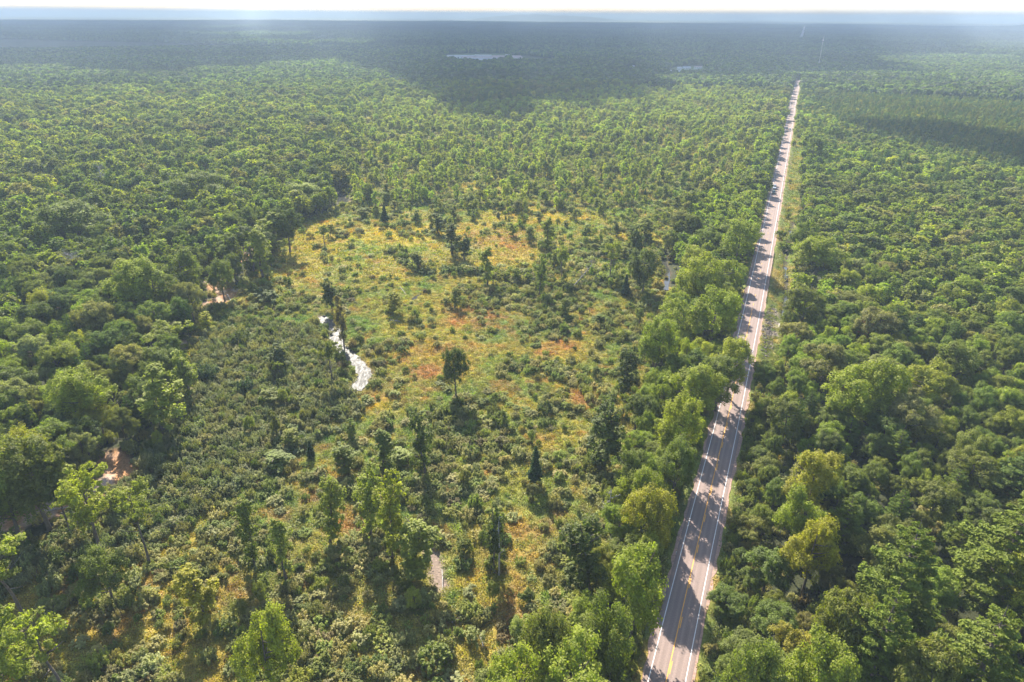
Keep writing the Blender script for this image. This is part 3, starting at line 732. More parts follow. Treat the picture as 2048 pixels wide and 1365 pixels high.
def sightline(px, py): return inpoly(px, py, [(1314, 512), (1356, 512), (1356, 632), (1312, 632)]) | inpoly(px, py, [(662, 384), (706, 384), (714, 455), (660, 455)]) | inpoly(px, py, [(395, 560), (470, 560), (480, 640), (395, 650)])
def forest(step, d0, d1, seed):
    X, Y, r = grid(step, d0, d1, 0.36, seed)
    px, py = project(X, Y); s, t = st(X, Y)
    wet = inpoly(px, py, WET)
    dist = np.hypot(X, Y)
    ok = ~wet & ~clear_mask(px, py)
    rl = np.where(t > 0, 8.2, 8.3) + np.where((t > 0) & (s > 300) & (s < 840), 9.5, np.where((t > 0) & (s > 245) & (s < 301), 7.0, 0)) + np.where((t > 0) & (s > 262) & (s < 312), -1, 0)
    ok &= (np.abs(t) > rl) | (s > 1650)
    ok &= free(X, Y)
    dw, dm, ds = stream_fields(X, Y); ok &= (dm > 1.7) & (dw > 1.4)
    ok &= segdist(X, Y, DITCH) > 3.5
    ok &= ~sightline(px, py)
    X, Y, px, py, s, t, dist = (q[ok] for q in (X, Y, px, py, s, t, dist))
    n1 = fbm(X, Y, 120, 51); n2 = fbm(X, Y, 45, 52); n3 = vnoise(X, Y, 300, 53)
    u = r.uniform(0, 1, len(X)); u2 = r.uniform(0, 1, len(X)); u3 = r.uniform(0, 1, len(X))
    left = t < 0
    plantn = inpoly(px, py, [(1625, 195), (1800, 185), (2300, 200), (2300, 370), (1950, 345), (1700, 270), (1625, 230)])
    for i in range(len(X)):
        rr = r
        if left[i]:
            belt = t[i] > -42 and dist[i] < 520
            if belt:
                kd = 'maple' if u[i] < 0.85 else 'oak'; sc_ = 0.85 + 0.35 * u2[i]; H = 0.8 + 0.25 * u3[i]
                tn = 'bright' if u2[i] < 0.5 else ('lime' if u2[i] < .7 else 'mid')
            else:
                pc = 0.07 + (0.17 if dist[i] > 500 else 0) 
                if u[i] < pc: kd = 'pine'; sc_ = 0.55 + 0.3 * u2[i]; H = 0.75 + 0.25 * u3[i]; tn = 'pine'
                elif u[i] < 0.5 + 1.6 * (n2[i] - 0.5): kd = 'oak'; sc_ = 0.72 + 0.85 * u2[i] ** 2; H = 0.8 + 0.5 * u2[i] ** 2 + .15 * u3[i]; tn = ('olive', 'mid', 'deep', 'olive', 'grey')[int(u3[i] * 4.99)]
                else: kd = 'maple'; sc_ = 0.75 + 0.8 * u2[i] ** 2; H = 0.78 + 0.4 * u2[i] ** 2 + .15 * u3[i]; tn = ('mid', 'bright', 'mid', 'olive', 'lime')[int(u3[i] * 4.99)]
                if kd != 'pine' and rr.uniform() < 0.012: tn = ('yellow', 'brown', 'yellow')[rr.integers(0, 3)]
        else:
            near = px[i] > 1500 and py[i] > 900
            if plantn[i]: kd = 'pine' if u[i] < 0.6 else 'maple'; sc_ = 0.5 + 0.35 * u2[i]; H = 0.55 + 0.15 * u3[i]; tn = 'pine' if u3[i] < .6 else 'olive'
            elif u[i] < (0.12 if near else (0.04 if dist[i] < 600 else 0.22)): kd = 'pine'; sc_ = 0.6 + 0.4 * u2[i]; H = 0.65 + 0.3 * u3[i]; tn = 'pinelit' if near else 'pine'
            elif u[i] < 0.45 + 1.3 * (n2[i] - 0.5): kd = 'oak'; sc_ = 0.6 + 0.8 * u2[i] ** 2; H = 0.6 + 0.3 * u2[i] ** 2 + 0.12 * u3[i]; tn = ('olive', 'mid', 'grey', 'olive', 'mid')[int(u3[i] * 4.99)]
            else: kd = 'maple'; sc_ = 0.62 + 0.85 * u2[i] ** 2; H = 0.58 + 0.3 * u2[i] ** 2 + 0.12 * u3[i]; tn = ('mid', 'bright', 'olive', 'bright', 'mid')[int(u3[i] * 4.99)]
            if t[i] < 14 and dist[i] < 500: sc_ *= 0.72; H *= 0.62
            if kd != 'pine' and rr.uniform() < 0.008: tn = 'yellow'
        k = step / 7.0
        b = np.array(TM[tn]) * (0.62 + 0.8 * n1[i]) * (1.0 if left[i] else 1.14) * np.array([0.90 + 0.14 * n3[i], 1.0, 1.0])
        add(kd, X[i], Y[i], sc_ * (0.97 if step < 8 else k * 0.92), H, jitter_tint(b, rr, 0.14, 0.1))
forest(7.0, 60, 520, 101)
forest(8.2, 520, 1350, 102)

def swamp(step, d0, d1, seed):
    """slender young trees over the wetland: sparse near, thick far"""
    X, Y, r = grid(step, d0, d1, 0.5, seed)
    px, py = project(X, Y)
    ok = inpoly(px, py, WET) & ~clear_mask(px, py) & free(X, Y, 1.2) & ~sightline(px, py)
    op = inpoly(px, py, OPEN); th = inpoly(px, py, THICK)
    dens = np.where(py < 425, np.interp(py, [170, 230, 300, 360, 425], [0.62, 0.52, 0.36, 0.2, 0.1]), 0.045)
    dens = np.where(op & (py > 425), 0.012, dens); dens = np.where(inpoly(px, py, [(1060, 400), (1360, 400), (1350, 470), (1300, 570), (1150, 580), (1050, 500), (700, 440), (700, 400)]), 0.17, dens); dens = np.where((py > 850) & ~th, 0.085, dens); dens = np.where((px < 700) & (py > 950), 0.05, dens)
    dens *= np.where(py < 425, 0.2 + 1.5 * smooth(0.35, 0.62, fbm(X, Y, 34, 61)), 1)
    s, t = st(X, Y); dw, dm, ds = stream_fields(X, Y)
    ok &= (r.uniform(0, 1, len(X)) < dens) & (dw > 1.6) & (dm > 1.6) & (np.abs(t) > 9)
    X, Y, px, py = X[ok], Y[ok], px[ok], py[ok]
    for i in range(len(X)):
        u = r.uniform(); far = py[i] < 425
        if u < 0.04: kd = 'spruce'; tn = 'spruce'; sc_ = r.uniform(0.5, 1.0); H = r.uniform(0.45, 0.9)
        elif u < (0.66 if py[i] > 330 else 0.28): kd = 'slender'; tn = ('asp', 'asp', 'mid', 'asp', 'lime', 'olive')[r.integers(0, 6)]; sc_ = r.uniform(0.7, 1.9); H = r.uniform(0.4, 1.1)
        elif u < (0.76 if py[i] > 330 else 0.38): kd = 'crowned'; tn = ('asp', 'mid', 'deep')[r.integers(0, 3)]; sc_ = r.uniform(0.6, 0.95); H = r.uniform(0.6, 1.0)
        else: kd = 'maple'; tn = ('asp', 'bright', 'olive')[r.integers(0, 3)]; sc_ = r.uniform(0.4, 1.05); H = 0.35 + 0.5 * sc_ * r.uniform(0.8, 1.1)
        if not far:
            sc_ *= 0.8; H *= 0.72
            if r.uniform() < 0.5: kd = 'maple'; sc_ = r.uniform(0.3, 0.5); H = r.uniform(0.28, 0.5); tn = ('asp', 'bright', 'mid', 'deep', 'olive')[r.integers(0, 5)]
            elif kd == 'slender': sc_ *= 1.35
        if step > 6: sc_ *= 1.15
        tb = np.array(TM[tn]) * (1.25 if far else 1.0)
        add(kd, X[i], Y[i], sc_, H, jitter_tint(tb, r, 0.22, 0.12))
swamp(5.2, 60, 700, 103)
swamp(6.8, 700, 1500, 104)

def shrubs(step, d0, d1, seed, big):
    X, Y, r = grid(step, d0, d1, 0.48, seed)
    px, py = project(X, Y)
    s, t = st(X, Y)
    wet = inpoly(px, py, WET)
    op = inpoly(px, py, OPEN); th = inpoly(px, py, THICK)
    cov = fbm(X, Y, 16, 71); cov2 = fbm(X, Y, 7, 72)
    dens = np.where(th, 0.97, 0.15 + 0.75 * smooth(0.40, 0.58, cov * 0.6 + cov2 * 0.4))
    dens = np.where(op, 0.85 * smooth(0.515, 0.65, cov * 0.5 + cov2 * 0.5) + 0.04, dens)
    dens = np.where((py < 415), 0.6, dens)
    low = (py > 850) & ~th
    dens = np.where(low, 0.16 + 0.76 * smooth(0.415, 0.56, cov * 0.5 + cov2 * 0.5), dens)
    lu = blobs(px, py, BLOBS_LUSH) + blobs(px, py, BLOBS_RUST) * 0.9 + blobs(px, py, [(740, 815, 44, 24, 1), (700, 850, 60, 14, .8), (880, 1130, 34, 60, 1.2), (500, 1165, 60, 22, .8), (430, 760, 50, 20, .6)])
    dens = dens * np.clip(1.15 - lu * 1.1, 0.02, 1)
    row = segdist(X, Y, G([(790, 505), (840, 540), (900, 548), (960, 545), (1020, 560), (1140, 575), (1240, 560)]))
    dens = np.where((row < 5) & wet, 0.95, dens)
    dw, dm, ds = stream_fields(X, Y)
    edge = (~wet) & (np.abs(t) > 6.8) & (np.abs(t) < np.where(t > 0, 15, 9.5)) & (s < 900) & (s > 30)
    edge &= ~((t > 0) & (s > 245) & (s < 840) & (t < 15.5) & (cov2 < 0.74)) & ~((t > 0) & (s > 255) & (s < 315) & (t < 13.5))
    und = (~wet) & (np.abs(t) > 9.5) & (r.uniform(0, 1, len(X)) < 0.42) & ~((t > 0) & (t < 16) & (s > 245) & (s < 840))
    ok = ((wet & (r.uniform(0, 1, len(X)) < dens)) | (edge & (r.uniform(0, 1, len(X)) < 0.9)) | und) & (dw > 1.12) & (dm > 1.45) & (ds > 1.1) & ~clear_mask(px, py) & (np.abs(t) > 6.8) & (segdist(X, Y, DITCH) > 2.0)
    X, Y, px, py, th, edge, cov, row = X[ok], Y[ok], px[ok], py[ok], th[ok], edge[ok], cov[ok], row[ok]
    for i in range(len(X)):
        u = r.uniform()
        if th[i]: tn = 'willow' if u < 0.5 else ('sage' if u < 0.82 else ('mid' if u < .92 else 'olive')); sc_ = r.uniform(0.6, 1.35); H = r.uniform(0.55, 1.25)
        elif edge[i]: tn = ('bright', 'mid', 'olive', 'willow', 'asp')[int(u * 4.99)]; sc_ = r.uniform(0.7, 1.1); H = r.uniform(0.7, 1.3)
        else:
            tn = ('willow', 'sage', 'asp', 'olive', 'sage', 'mid', 'willow', 'asp')[int(u * 7.99)]; q = r.uniform() ** 1.6; sc_ = 0.5 + 0.95 * q; H = (0.28 + 0.45 * r.uniform()) * (1 + 1.2 * q * r.uniform())
            if row[i] < 5: tn = ('deep', 'willow', 'mid')[int(u * 2.99)]; sc_ *= 1.15; H *= 1.3
            if r.uniform() < 0.03: tn = 'brown'
        tb = np.array(TM[tn]) * ([0.80, 0.86, 1.0] if th[i] else [1, 1, 1])
        add('shrub', X[i], Y[i], sc_ * big, H * big, jitter_tint(tb, r, 0.2, 0.12))
shrubs(2.25, 60, 330, 105, 1.0)
shrubs(3.3, 330, 700, 106, 1.15)
shrubs(5.2, 700, 1400, 107, 1.7)

# ------------------------------------------------------------------ split into single plants and masses
BASE = {'maple': 'broad', 'oak': 'broad', 'slender': 'slim', 'crowned': 'slim', 'pine': 'pine', 'spruce': 'spruce', 'shrub': 'shrub', 'dead': 'dead'}
LIMIT = {'broad': 300, 'slim': 280, 'pine': 90, 'spruce': 60, 'shrub': 290, 'dead': 99}
info = {'broad': ('broadleaf_tree', 'tree', 'broadleaf trees of the woods'), 'slim': ('slender_tree', 'slender tree', 'slender young trees of the wetland'),
        'pine': ('pine_tree', 'pine tree', 'pine trees among the broadleaf woods'), 'spruce': ('spruce_tree', 'spruce', 'small conical spruces'), 'shrub': ('shrub', 'shrub', 'wetland shrubs'), 'dead': ('dead_tree', 'dead tree', 'bare grey trees')}
X = np.array([p[1] for p in PL]); Y = np.array([p[2] for p in PL]); Z = zat(X, Y) - 0.05
Hh = np.array([{'maple': 14, 'oak': 14, 'slender': 13, 'crowned': 14, 'pine': 18, 'spruce': 10, 'shrub': 2.6, 'dead': 12}[p[0]] * p[4] for p in PL])
Rr = np.array([{'maple': 4.6, 'oak': 5.4, 'slender': 2.1, 'crowned': 3.4, 'pine': 5.4, 'spruce': 2.0, 'shrub': 1.7, 'dead': 4}[p[0]] * p[3] for p in PL])
tpx, tpy = project(X, Y, Z + Hh * 0.8)
D3 = np.sqrt(X ** 2 + Y ** 2 + (HC - Hh) ** 2)
size = Rr / D3
inf = (tpx > 8) & (tpx < 2040) & (tpy > 8) & (tpy < 1352)
sA, tA = st(X, Y)
und = np.array([p[0] == 'shrub' for p in PL]) & ~inpoly(*project(X, Y), WET) & (np.abs(tA) > 9.5)
single = np.zeros(len(PL), bool)
for g, lim in LIMIT.items():
    c = [i for i in range(len(PL)) if BASE[PL[i][0]] == g and inf[i] and not und[i]]
    c.sort(key=lambda i: -(size[i] + (10 if PL[i][6] else 0)))
    single[c[:lim]] = True

ORD = ['first', 'second', 'third', 'fourth', 'fifth', 'sixth', 'seventh', 'eighth', 'ninth', 'tenth', 'eleventh', 'twelfth', 'thirteenth', 'fourteenth', 'fifteenth', 'sixteenth', 'seventeenth', 'eighteenth', 'nineteenth', 'twentieth']
TENS = ['', '', 'twenty', 'thirty', 'forty', 'fifty', 'sixty', 'seventy', 'eighty', 'ninety']
def ordn(n):
    if n <= 20: return ORD[n - 1]
    a, b = divmod(n, 10)
    if b == 0: return TENS[a][:-1] + 'ieth'
    return TENS[a] + '-' + ORD[b - 1]
def colour(c):
    r, g, b = c; s = r + g + b
    if r > g * 1.5: return 'rust-red'
    if r > g * 1.15: return 'brown' if s < 0.4 else 'orange'
    if s > 0.36 and b < 0.05: return 'yellow'
    if b > g * 0.42: return 'grey-green'
    if s < 0.125: return 'dark green'
    if r > g * 0.78: return 'olive' if s < 0.24 else 'yellow-green'
    return 'mid-green' if s < 0.2 else 'bright green'
WORD = {'maple': 'full-crowned tree', 'oak': 'round-crowned tree', 'slender': 'narrow tree', 'crowned': 'bare-trunked tree', 'pine': 'pine', 'spruce': 'spruce', 'shrub': 'shrub', 'dead': 'bare dead tree'}
labels = {}
for g in LIMIT:
    ids = [i for i in range(len(PL)) if single[i] and BASE[PL[i][0]] == g]
    rowd = {'broad': 16.0, 'slim': 20.0, 'pine': 30.0, 'spruce': 30.0, 'shrub': 6.0, 'dead': 40.0}[g]
    rows = {}
    ids.sort(key=lambda i: sA[i])
    s0 = min(sA[i] for i in ids) if ids else 0
    for i in ids:
        rows.setdefault((tA[i] > 0, int((sA[i] - s0) / rowd)), []).append(i)
    for side in (True, False):
        keys = sorted(k for k in rows if k[0] == side)
        for rn, kx in enumerate(keys, 1):
            q = sorted(rows[kx], key=lambda i: abs(tA[i]))
            med = np.median([Hh[i] for i in ids])
            for on, i in enumerate(q, 1):
                k_ = PL[i][0]
                sz = 'tall' if Hh[i] > med * 1.15 else ('low' if Hh[i] < med * 0.85 else 'medium')
                labels[i] = f"{sz} {colour(PL[i][5])} {WORD[k_]}, {ordn(on)} {'right' if side else 'left'} of road, {ordn(rn)} row from bottom"
rv = np.random.default_rng(77)
def place_single(i):
    kd, x, y, s_, zs, tint, force, nm = PL[i]
    g = BASE[kd]; rz = float(rv.uniform(0, 2 * pi))
    if kd == 'dead': return
    ps = PROTO[(kd, 0)]; e = ps[int(rv.integers(0, len(ps)))]
    nH = {'shrub': 2.6}.get(kd, e['H']); nR = {'shrub': 1.7}.get(kd, e['R'])
    sx = s_ * nR / e['R']; sz = zs * nH / e['H']
    nmn, cat, grp = info[g]
    if g == 'shrub' and not force:
        o = link(nmn, e['both']); o.location = (x, y, Z[i]); o.rotation_euler = (0, 0, rz); o.scale = (sx, sx, sz); o["tint"] = list(tint)
    else:
        o = empty(nmn, (x, y, Z[i]), rz); o.scale = (sx, sx, sz)
        c = link("crown", e['crown'], o); c["tint"] = list(tint)
        t_ = link("trunk", e['trunk'], o)
    tag(o, labels[i], cat, grp)
for i in np.nonzero(single)[0]: place_single(int(i))

# masses drawn with geometry nodes
def instancer(name, label, protos, pts, rot, scl, tint, idx):
    coll = bpy.data.collections.new(name + "_kinds")
    for k, me in enumerate(protos):
        o = bpy.data.objects.new(f"k{k:03d}_{name}", me); coll.objects.link(o)
    me = bpy.data.meshes.new(name); n = len(pts)
    me.vertices.add(n); me.vertices.foreach_set("co", np.ascontiguousarray(pts, np.float32).ravel())
    for nm, ty, key, dat in (("rot", 'FLOAT_VECTOR', "vector", rot), ("scl", 'FLOAT_VECTOR', "vector", scl), ("tint", 'FLOAT_COLOR', "color", np.c_[tint, np.ones(n)])):
        a = me.attributes.new(nm, ty, 'POINT'); a.data.foreach_set(key, np.ascontiguousarray(dat, np.float32).ravel())
    a = me.attributes.new("idx", 'INT', 'POINT'); a.data.foreach_set("value", np.ascontiguousarray(idx, np.int32))
    me.update()
    ob = link(name, me); tag(ob, label, kind="stuff")
    ng = bpy.data.node_groups.new(name, 'GeometryNodeTree')
    ng.interface.new_socket("Geometry", in_out='INPUT', socket_type='NodeSocketGeometry')
    ng.interface.new_socket("Geometry", in_out='OUTPUT', socket_type='NodeSocketGeometry')
    N = ng.nodes; L = ng.links
    gi = N.new("NodeGroupInput"); go = N.new("NodeGroupOutput"); ip = N.new("GeometryNodeInstanceOnPoints")
    ci = N.new("GeometryNodeCollectionInfo"); ci.inputs["Collection"].default_value = coll; ci.inputs["Separate Children"].default_value = True; ci.inputs["Reset Children"].default_value = True
    def na(nm, ty):
        q = N.new("GeometryNodeInputNamedAttribute"); q.data_type = ty; q.inputs["Name"].default_value = nm; return q.outputs["Attribute"]
    L.new(gi.outputs[0], ip.inputs["Points"]); L.new(ci.outputs[0], ip.inputs["Instance"]); ip.inputs["Pick Instance"].default_value = True
    L.new(na("idx", 'INT'), ip.inputs["Instance Index"]); L.new(na("rot", 'FLOAT_VECTOR'), ip.inputs["Rotation"]); L.new(na("scl", 'FLOAT_VECTOR'), ip.inputs["Scale"])
    L.new(ip.outputs[0], go.inputs[0])
    md = ob.modifiers.new("scatter", 'NODES'); md.node_group = ng
    return ob

def mass(name, label, ids):
    prot = []; off = {}
    for key in PROTO:
        off[key] = len(prot); prot += [e['both'] for e in PROTO[key]]
    pts, rot, scl, tint, idx = [], [], [], [], []
    for i in ids:
        kd, x, y, s_, zs, tn, f, nm = PL[i]
        lod = 0 if D3[i] < 330 else 1
        ps = PROTO[(kd, lod)]; j = int(rv.integers(0, len(ps))); e = ps[j]
        nH = {'shrub': 2.6}.get(kd, {'maple': 14, 'oak': 14, 'slender': 13, 'crowned': 14, 'pine': 18, 'spruce': 10}.get(kd)); nR = {'shrub': 1.7}.get(kd, e['R'])
        sx = s_ * nR / e['R']; sz = zs * nH / e['H']
        pts.append((x, y, Z[i])); rot.append((0, 0, rv.uniform(0, 6.28))); scl.append((sx, sx, sz)); tint.append(tn); idx.append(off[(kd, lod)] + j)
    if pts: instancer(name, label, prot, pts, rot, scl, tint, idx)
rest = [i for i in range(len(PL)) if not single[i] and PL[i][0] != 'dead']
mass("broadleaf_woods", "dense broadleaf forest canopy either side of the road", [i for i in rest if BASE[PL[i][0]] == 'broad'])
mass("slender_tree_stand", "stand of slender young trees behind the meadow", [i for i in rest if BASE[PL[i][0]] == 'slim'])
mass("conifer_woods", "dark pines and spruces mixed through the forest", [i for i in rest if BASE[PL[i][0]] in ('pine', 'spruce')])
mass("shrub_thicket", "grey-green willow and alder thicket covering the wetland", [i for i in rest if BASE[PL[i][0]] == 'shrub'])

# ------------------------------------------------------------------ sedge and meadow grass
def tuft(seed, n, R, h, sz):
    r = np.random.default_rng(seed)
    a = r.uniform(0, 6.28, n); o = R * np.sqrt(r.uniform(0, 1, n))
    P = np.stack([cos_(a) * o, sin_(a) * o, h * r.uniform(0.15, 1, n) * (1 - 0.5 * (o / R) ** 2)], 1)
    Nn = unit(np.stack([cos_(a) * .5, sin_(a) * .5, np.full(n, .6)], 1) + r.normal(size=(n, 3)) * 0.55)
    V, Q = leafquads(P, Nn, sz * r.uniform(0.6, 1.4, n), r, 2.2)
    return quads_mesh("tuft", V, Q, [M_GRASS], None, r.uniform(0.7, 1.3, n))
cos_, sin_ = np.cos, np.sin
tf = [tuft(300 + i, 46, 1.15, [0.45, 0.6, 0.35, 0.8][i], 0.2) for i in range(4)]
tf2 = [tuft(310 + i, 30, 2.3, [0.5, 0.7][i], 0.4) for i in range(2)]
pts, rot, scl, tint, idx = [], [], [], [], []
for step, d0, d1, seed, ks in ((1.45, 60, 330, 201, (0, 4)), (2.9, 330, 900, 202, (4, 6))):
    gx, gy, r = grid(step, d0, d1, 0.5, seed)
    px, py = project(gx, gy); s, t = st(gx, gy); dw, dm, ds = stream_fields(gx, gy)
    wet = inpoly(px, py, WET); verge = (np.abs(t) > 5.3) & (np.abs(t) < 17) & (s < 900) & (s > 30) & ((t > 0) | (t > -10))
    rp = np.hypot((s - 287) / 26, (t - 9.0) / 4.0)
    ok = (wet | verge) & (dw > 1.15) & (dm > 1.5) & (ds > 1.0) & (np.abs(t) > 5.5) & (segdist(gx, gy, DITCH) > 1.5) & ((rp > 0.9) | (fbm(gx, gy, 5, 35) < 0.47)) & (px > -120) & (px < 2150)
    gx, gy, wet_, t = gx[ok], gy[ok], wet[ok], t[ok]
    c = meadow_col(gx, gy); n9 = fbm(gx, gy, 9, 31)
    vc = mixc(np.zeros((len(gx), 3)) + [0.19, 0.21, 0.04], [0.32, 0.24, 0.05], smooth(0.45, 0.65, n9))
    c = np.where(wet_[:, None], c, vc) * r.uniform(0.62, 1.38, (len(gx), 1)) * (1 + r.normal(size=(len(gx), 3)) * [0.12, 0.05, 0.1])
    c = np.clip(c, 0.004, .9)
    z = zat(gx, gy)
    f = np.where(np.abs(t) < 9, 0.6, 1.0); q = r.uniform(0.7, 1.3, len(gx))
    pts.append(np.stack([gx, gy, z], 1)); rot.append(np.stack([gx * 0, gx * 0, r.uniform(0, 6.28, len(gx))], 1)); scl.append(np.stack([q, q, q * f * r.uniform(0.5, 1.3, len(gx))], 1)); tint.append(c); idx.append(r.integers(ks[0], ks[1], len(gx)))
instancer("sedge_meadow", "golden and rusty marsh grass covering the wetland", tf + tf2, *[np.concatenate(q) for q in (pts, rot, scl, tint)], np.concatenate(idx))

# ------------------------------------------------------------------ forest out to the skyline
def tiny_tree(r, x, y, H, R, n, con):
    d = unit(r.normal(size=(n, 3)) + [0, 0, 0.6])
    f = r.uniform(0.75, 1.0, (n, 1))
    if con:
        h = r.uniform(0.15, 1, n); a = r.uniform(0, 6.28, n); o = R * 0.8 * (1.05 - h)
        P = np.stack([cos_(a) * o, sin_(a) * o, h * H], 1); Nn = unit(np.stack([cos_(a), sin_(a), h * 0 + .7], 1))
    else:
        P = d * f * [R, R, H * 0.36] + [0, 0, H * 0.62]; Nn = unit(d + r.normal(size=(n, 3)) * 0.3)
    return P + [x, y, 0], Nn, np.full(n, R * 0.95 * (0.7 if con else 1)) * r.uniform(0.7, 1.3, n)
def tiny_proto(seed, con):
    r = np.random.default_rng(seed); P, Nn, S = tiny_tree(r, 0, 0, 14, 5.0, 60, con)
    V, Q = leafquads(P, Nn, S * 0.8, r, 1.2)
    return quads_mesh("crownlet", V, Q, [M_NEED if con else M_LEAF], None, r.uniform(0.75, 1.25, len(Q)))
def patch(seed, A=160.0, B=160.0, step=11.0):
    r = np.random.default_rng(seed); P = []; Nn = []; S = []; SH = []
    for a in np.arange(0, A, step):
        for b in np.arange(0, B, step):
            con = r.uniform() < 0.25; H = r.uniform(10, 19) * (1.1 if con else 1)
            p, q, s_ = tiny_tree(r, a - A / 2 + r.uniform(-4, 4), b - B / 2 + r.uniform(-4, 4), H, r.uniform(4.5, 7.2), 26, con)
            P.append(p); Nn.append(q); S.append(s_); SH.append(np.full(len(p), r.uniform(0.6, 1.35) * (0.6 if con else 1)) * r.uniform(0.8, 1.2, len(p)))
    P = np.concatenate(P); Nn = np.concatenate(Nn)
    V, Q = leafquads(P, Nn, np.concatenate(S) * 1.1, r, 1.2)
    return quads_mesh("canopy", V, Q, [M_LEAF], None, np.concatenate(SH))
pts, rot, scl, tint, idx = [], [], [], [], []
gx, gy, r = grid(9.0, 1350, 2900, 0.4, 301)
px, py = project(gx, gy); s, t = st(gx, gy)
ok = ~clear_mask(px, py) & ((np.abs(t) > 8) | (s > 1640))
hid = (np.hypot(gx - TOWER_XY[0], gy - TOWER_XY[1]) > 12)
ok &= hid
gx, gy = gx[ok], gy[ok]; n = len(gx)
con = r.uniform(0, 1, n) < 0.22 + 0.3 * (fbm(gx, gy, 260, 55) - 0.5)
pal = np.array([TM['mid'], TM['olive'], TM['deep'], TM['bright'], TM['grey'], TM['asp']])
c = pal[r.integers(0, 6, n)] * r.uniform(0.8, 1.2, (n, 1)); c[con] = TM['pine']
c *= (0.5 + 1.0 * fbm(gx, gy, 240, 56))[:, None] * 1.2
sz = r.uniform(0.85, 1.35, n)
hz = r.uniform(0.8, 1.25, n) * (0.85 + 0.3 * fbm(gx, gy, 150, 57))
pts.append(np.stack([gx, gy, np.full(n, ZM)], 1)); rot.append(np.stack([gx * 0, gx * 0, r.uniform(0, 6.28, n)], 1)); scl.append(np.stack([sz, sz, hz], 1)); tint.append(c); idx.append(np.where(con, r.integers(3, 5, n), r.integers(0, 3, n)))
PA = 160.0
for si in np.arange(2500, 15200, PA):
    for tj in np.arange(-16000, 12000, PA):
        gap = 20 if 4600 < si < 11600 else 0
        tt = tj + PA / 2 + (gap if tj >= 0 else -gap)
        x, y = xy(si, tt)
        d = sqrt(x * x + y * y)
        if d < 2900 or y < 500 or abs(x) > y * 0.86 + 100: continue
        if d > 13600 + 1200 * (vnoise(np.array(x), np.array(y), 1400, 58) - 0.5) * 2: continue
        if vnoise(np.array(x), np.array(y), 900, 59) > 0.93 and d > 5000: continue
        g = 0.35 + 1.3 * float(fbm(np.array(x), np.array(y), 900, 60))
        base = np.array(TM['deep']) * 0.5 + np.array(TM['mid']) * 0.5
        pts.append([(x, y, ZM + 2)]); rot.append([(0, 0, -AZR + float(r.integers(0, 4)) * pi / 2)]); scl.append([(1, 1, r.uniform(0.85, 1.25))]); tint.append([base * g * 1.3]); idx.append([5 + int(r.integers(0, 3))])
instancer("far_forest", "unbroken forest stretching away to the skyline", [tiny_proto(400 + i, False) for i in range(3)] + [tiny_proto(410 + i, True) for i in range(2)] + [patch(420 + i) for i in range(3)],
          *[np.concatenate([np.asarray(a, float) for a in q]) for q in (pts, rot, scl, tint)], np.concatenate([np.asarray(a) for a in idx]))

# ------------------------------------------------------------------ dead trees and logs
def dead_mesh(seed, H, R, n):
    r = np.random.default_rng(seed); parts = [tube([(0, 0, -.5), (.1, .05, H * .4), (-.1, .1, H * .75), (.1, 0, H)], [.018 * H, .013 * H, .008 * H, .02], 6)]; br = []
    for i in range(n):
        f = r.uniform(.35, .95); a = r.uniform(0, 6.28); ln = R * r.uniform(.5, 1) * (1.2 - f * .6)
        b = np.array([0, 0, f * H]); m = b + [cos(a) * ln * .5, sin(a) * ln * .5, ln * .25]; e = b + [cos(a + .2) * ln, sin(a + .2) * ln, ln * r.uniform(.3, .8)]
        br.append(tube([b, m, e], [.09, .06, .02], 4))
        for q in range(5):
            g = r.uniform(.3, 1); p = b + (e - b) * g; d = r.normal(size=3) * [1, 1, .6] + [0, 0, .3]; d = d / np.linalg.norm(d) * ln * r.uniform(.2, .5)
            br.append(tube([p, p + d], [.045, .015], 3))
            for w_ in range(3): 
                p2 = p + d * r.uniform(.3, 1); d2 = r.normal(size=3) * ln * .14; br.append(tube([p2, p2 + d2], [.025, .01], 3))
    return joinq(parts), joinq(br)
DL = [("wide leafless grey crown rising from the upper left forest", 210, 388, 332, 30, 5.5), ("broad bare purplish-grey crown among the left-edge trees", 158, 570, 505, 34, 6.5),
      ("bare grey snag beside the yellow roadside maple", 1216, 1062, 975, 12, 3.2), ("leaning bare dead tree over the meadow shrub row", 1142, 578, 512, 9, 3.5), ("thin bare pale snag in the lower marsh", 998, 1150, 1030, 6, 1.6)]
for li, (lb, bx, by, ty, nb, R) in enumerate(DL):
    p = ground(bx, by); H = top_height(p[0], p[1], ty)
    (tv, tq), (bv, bq) = dead_mesh(500 + li, H, R, nb)
    o = empty("dead_tree", (p[0], p[1], float(zat(*p)))); tag(o, lb, "dead tree", "bare dead trees")
    if li == 3: o.rotation_euler = (0.0, radians(38), 0)
    link("trunk", quads_mesh("dead_trunk", tv, tq, [M_DEAD], None, None, True), o); link("branches", quads_mesh("dead_branches", bv, bq, [M_DEAD]), o)
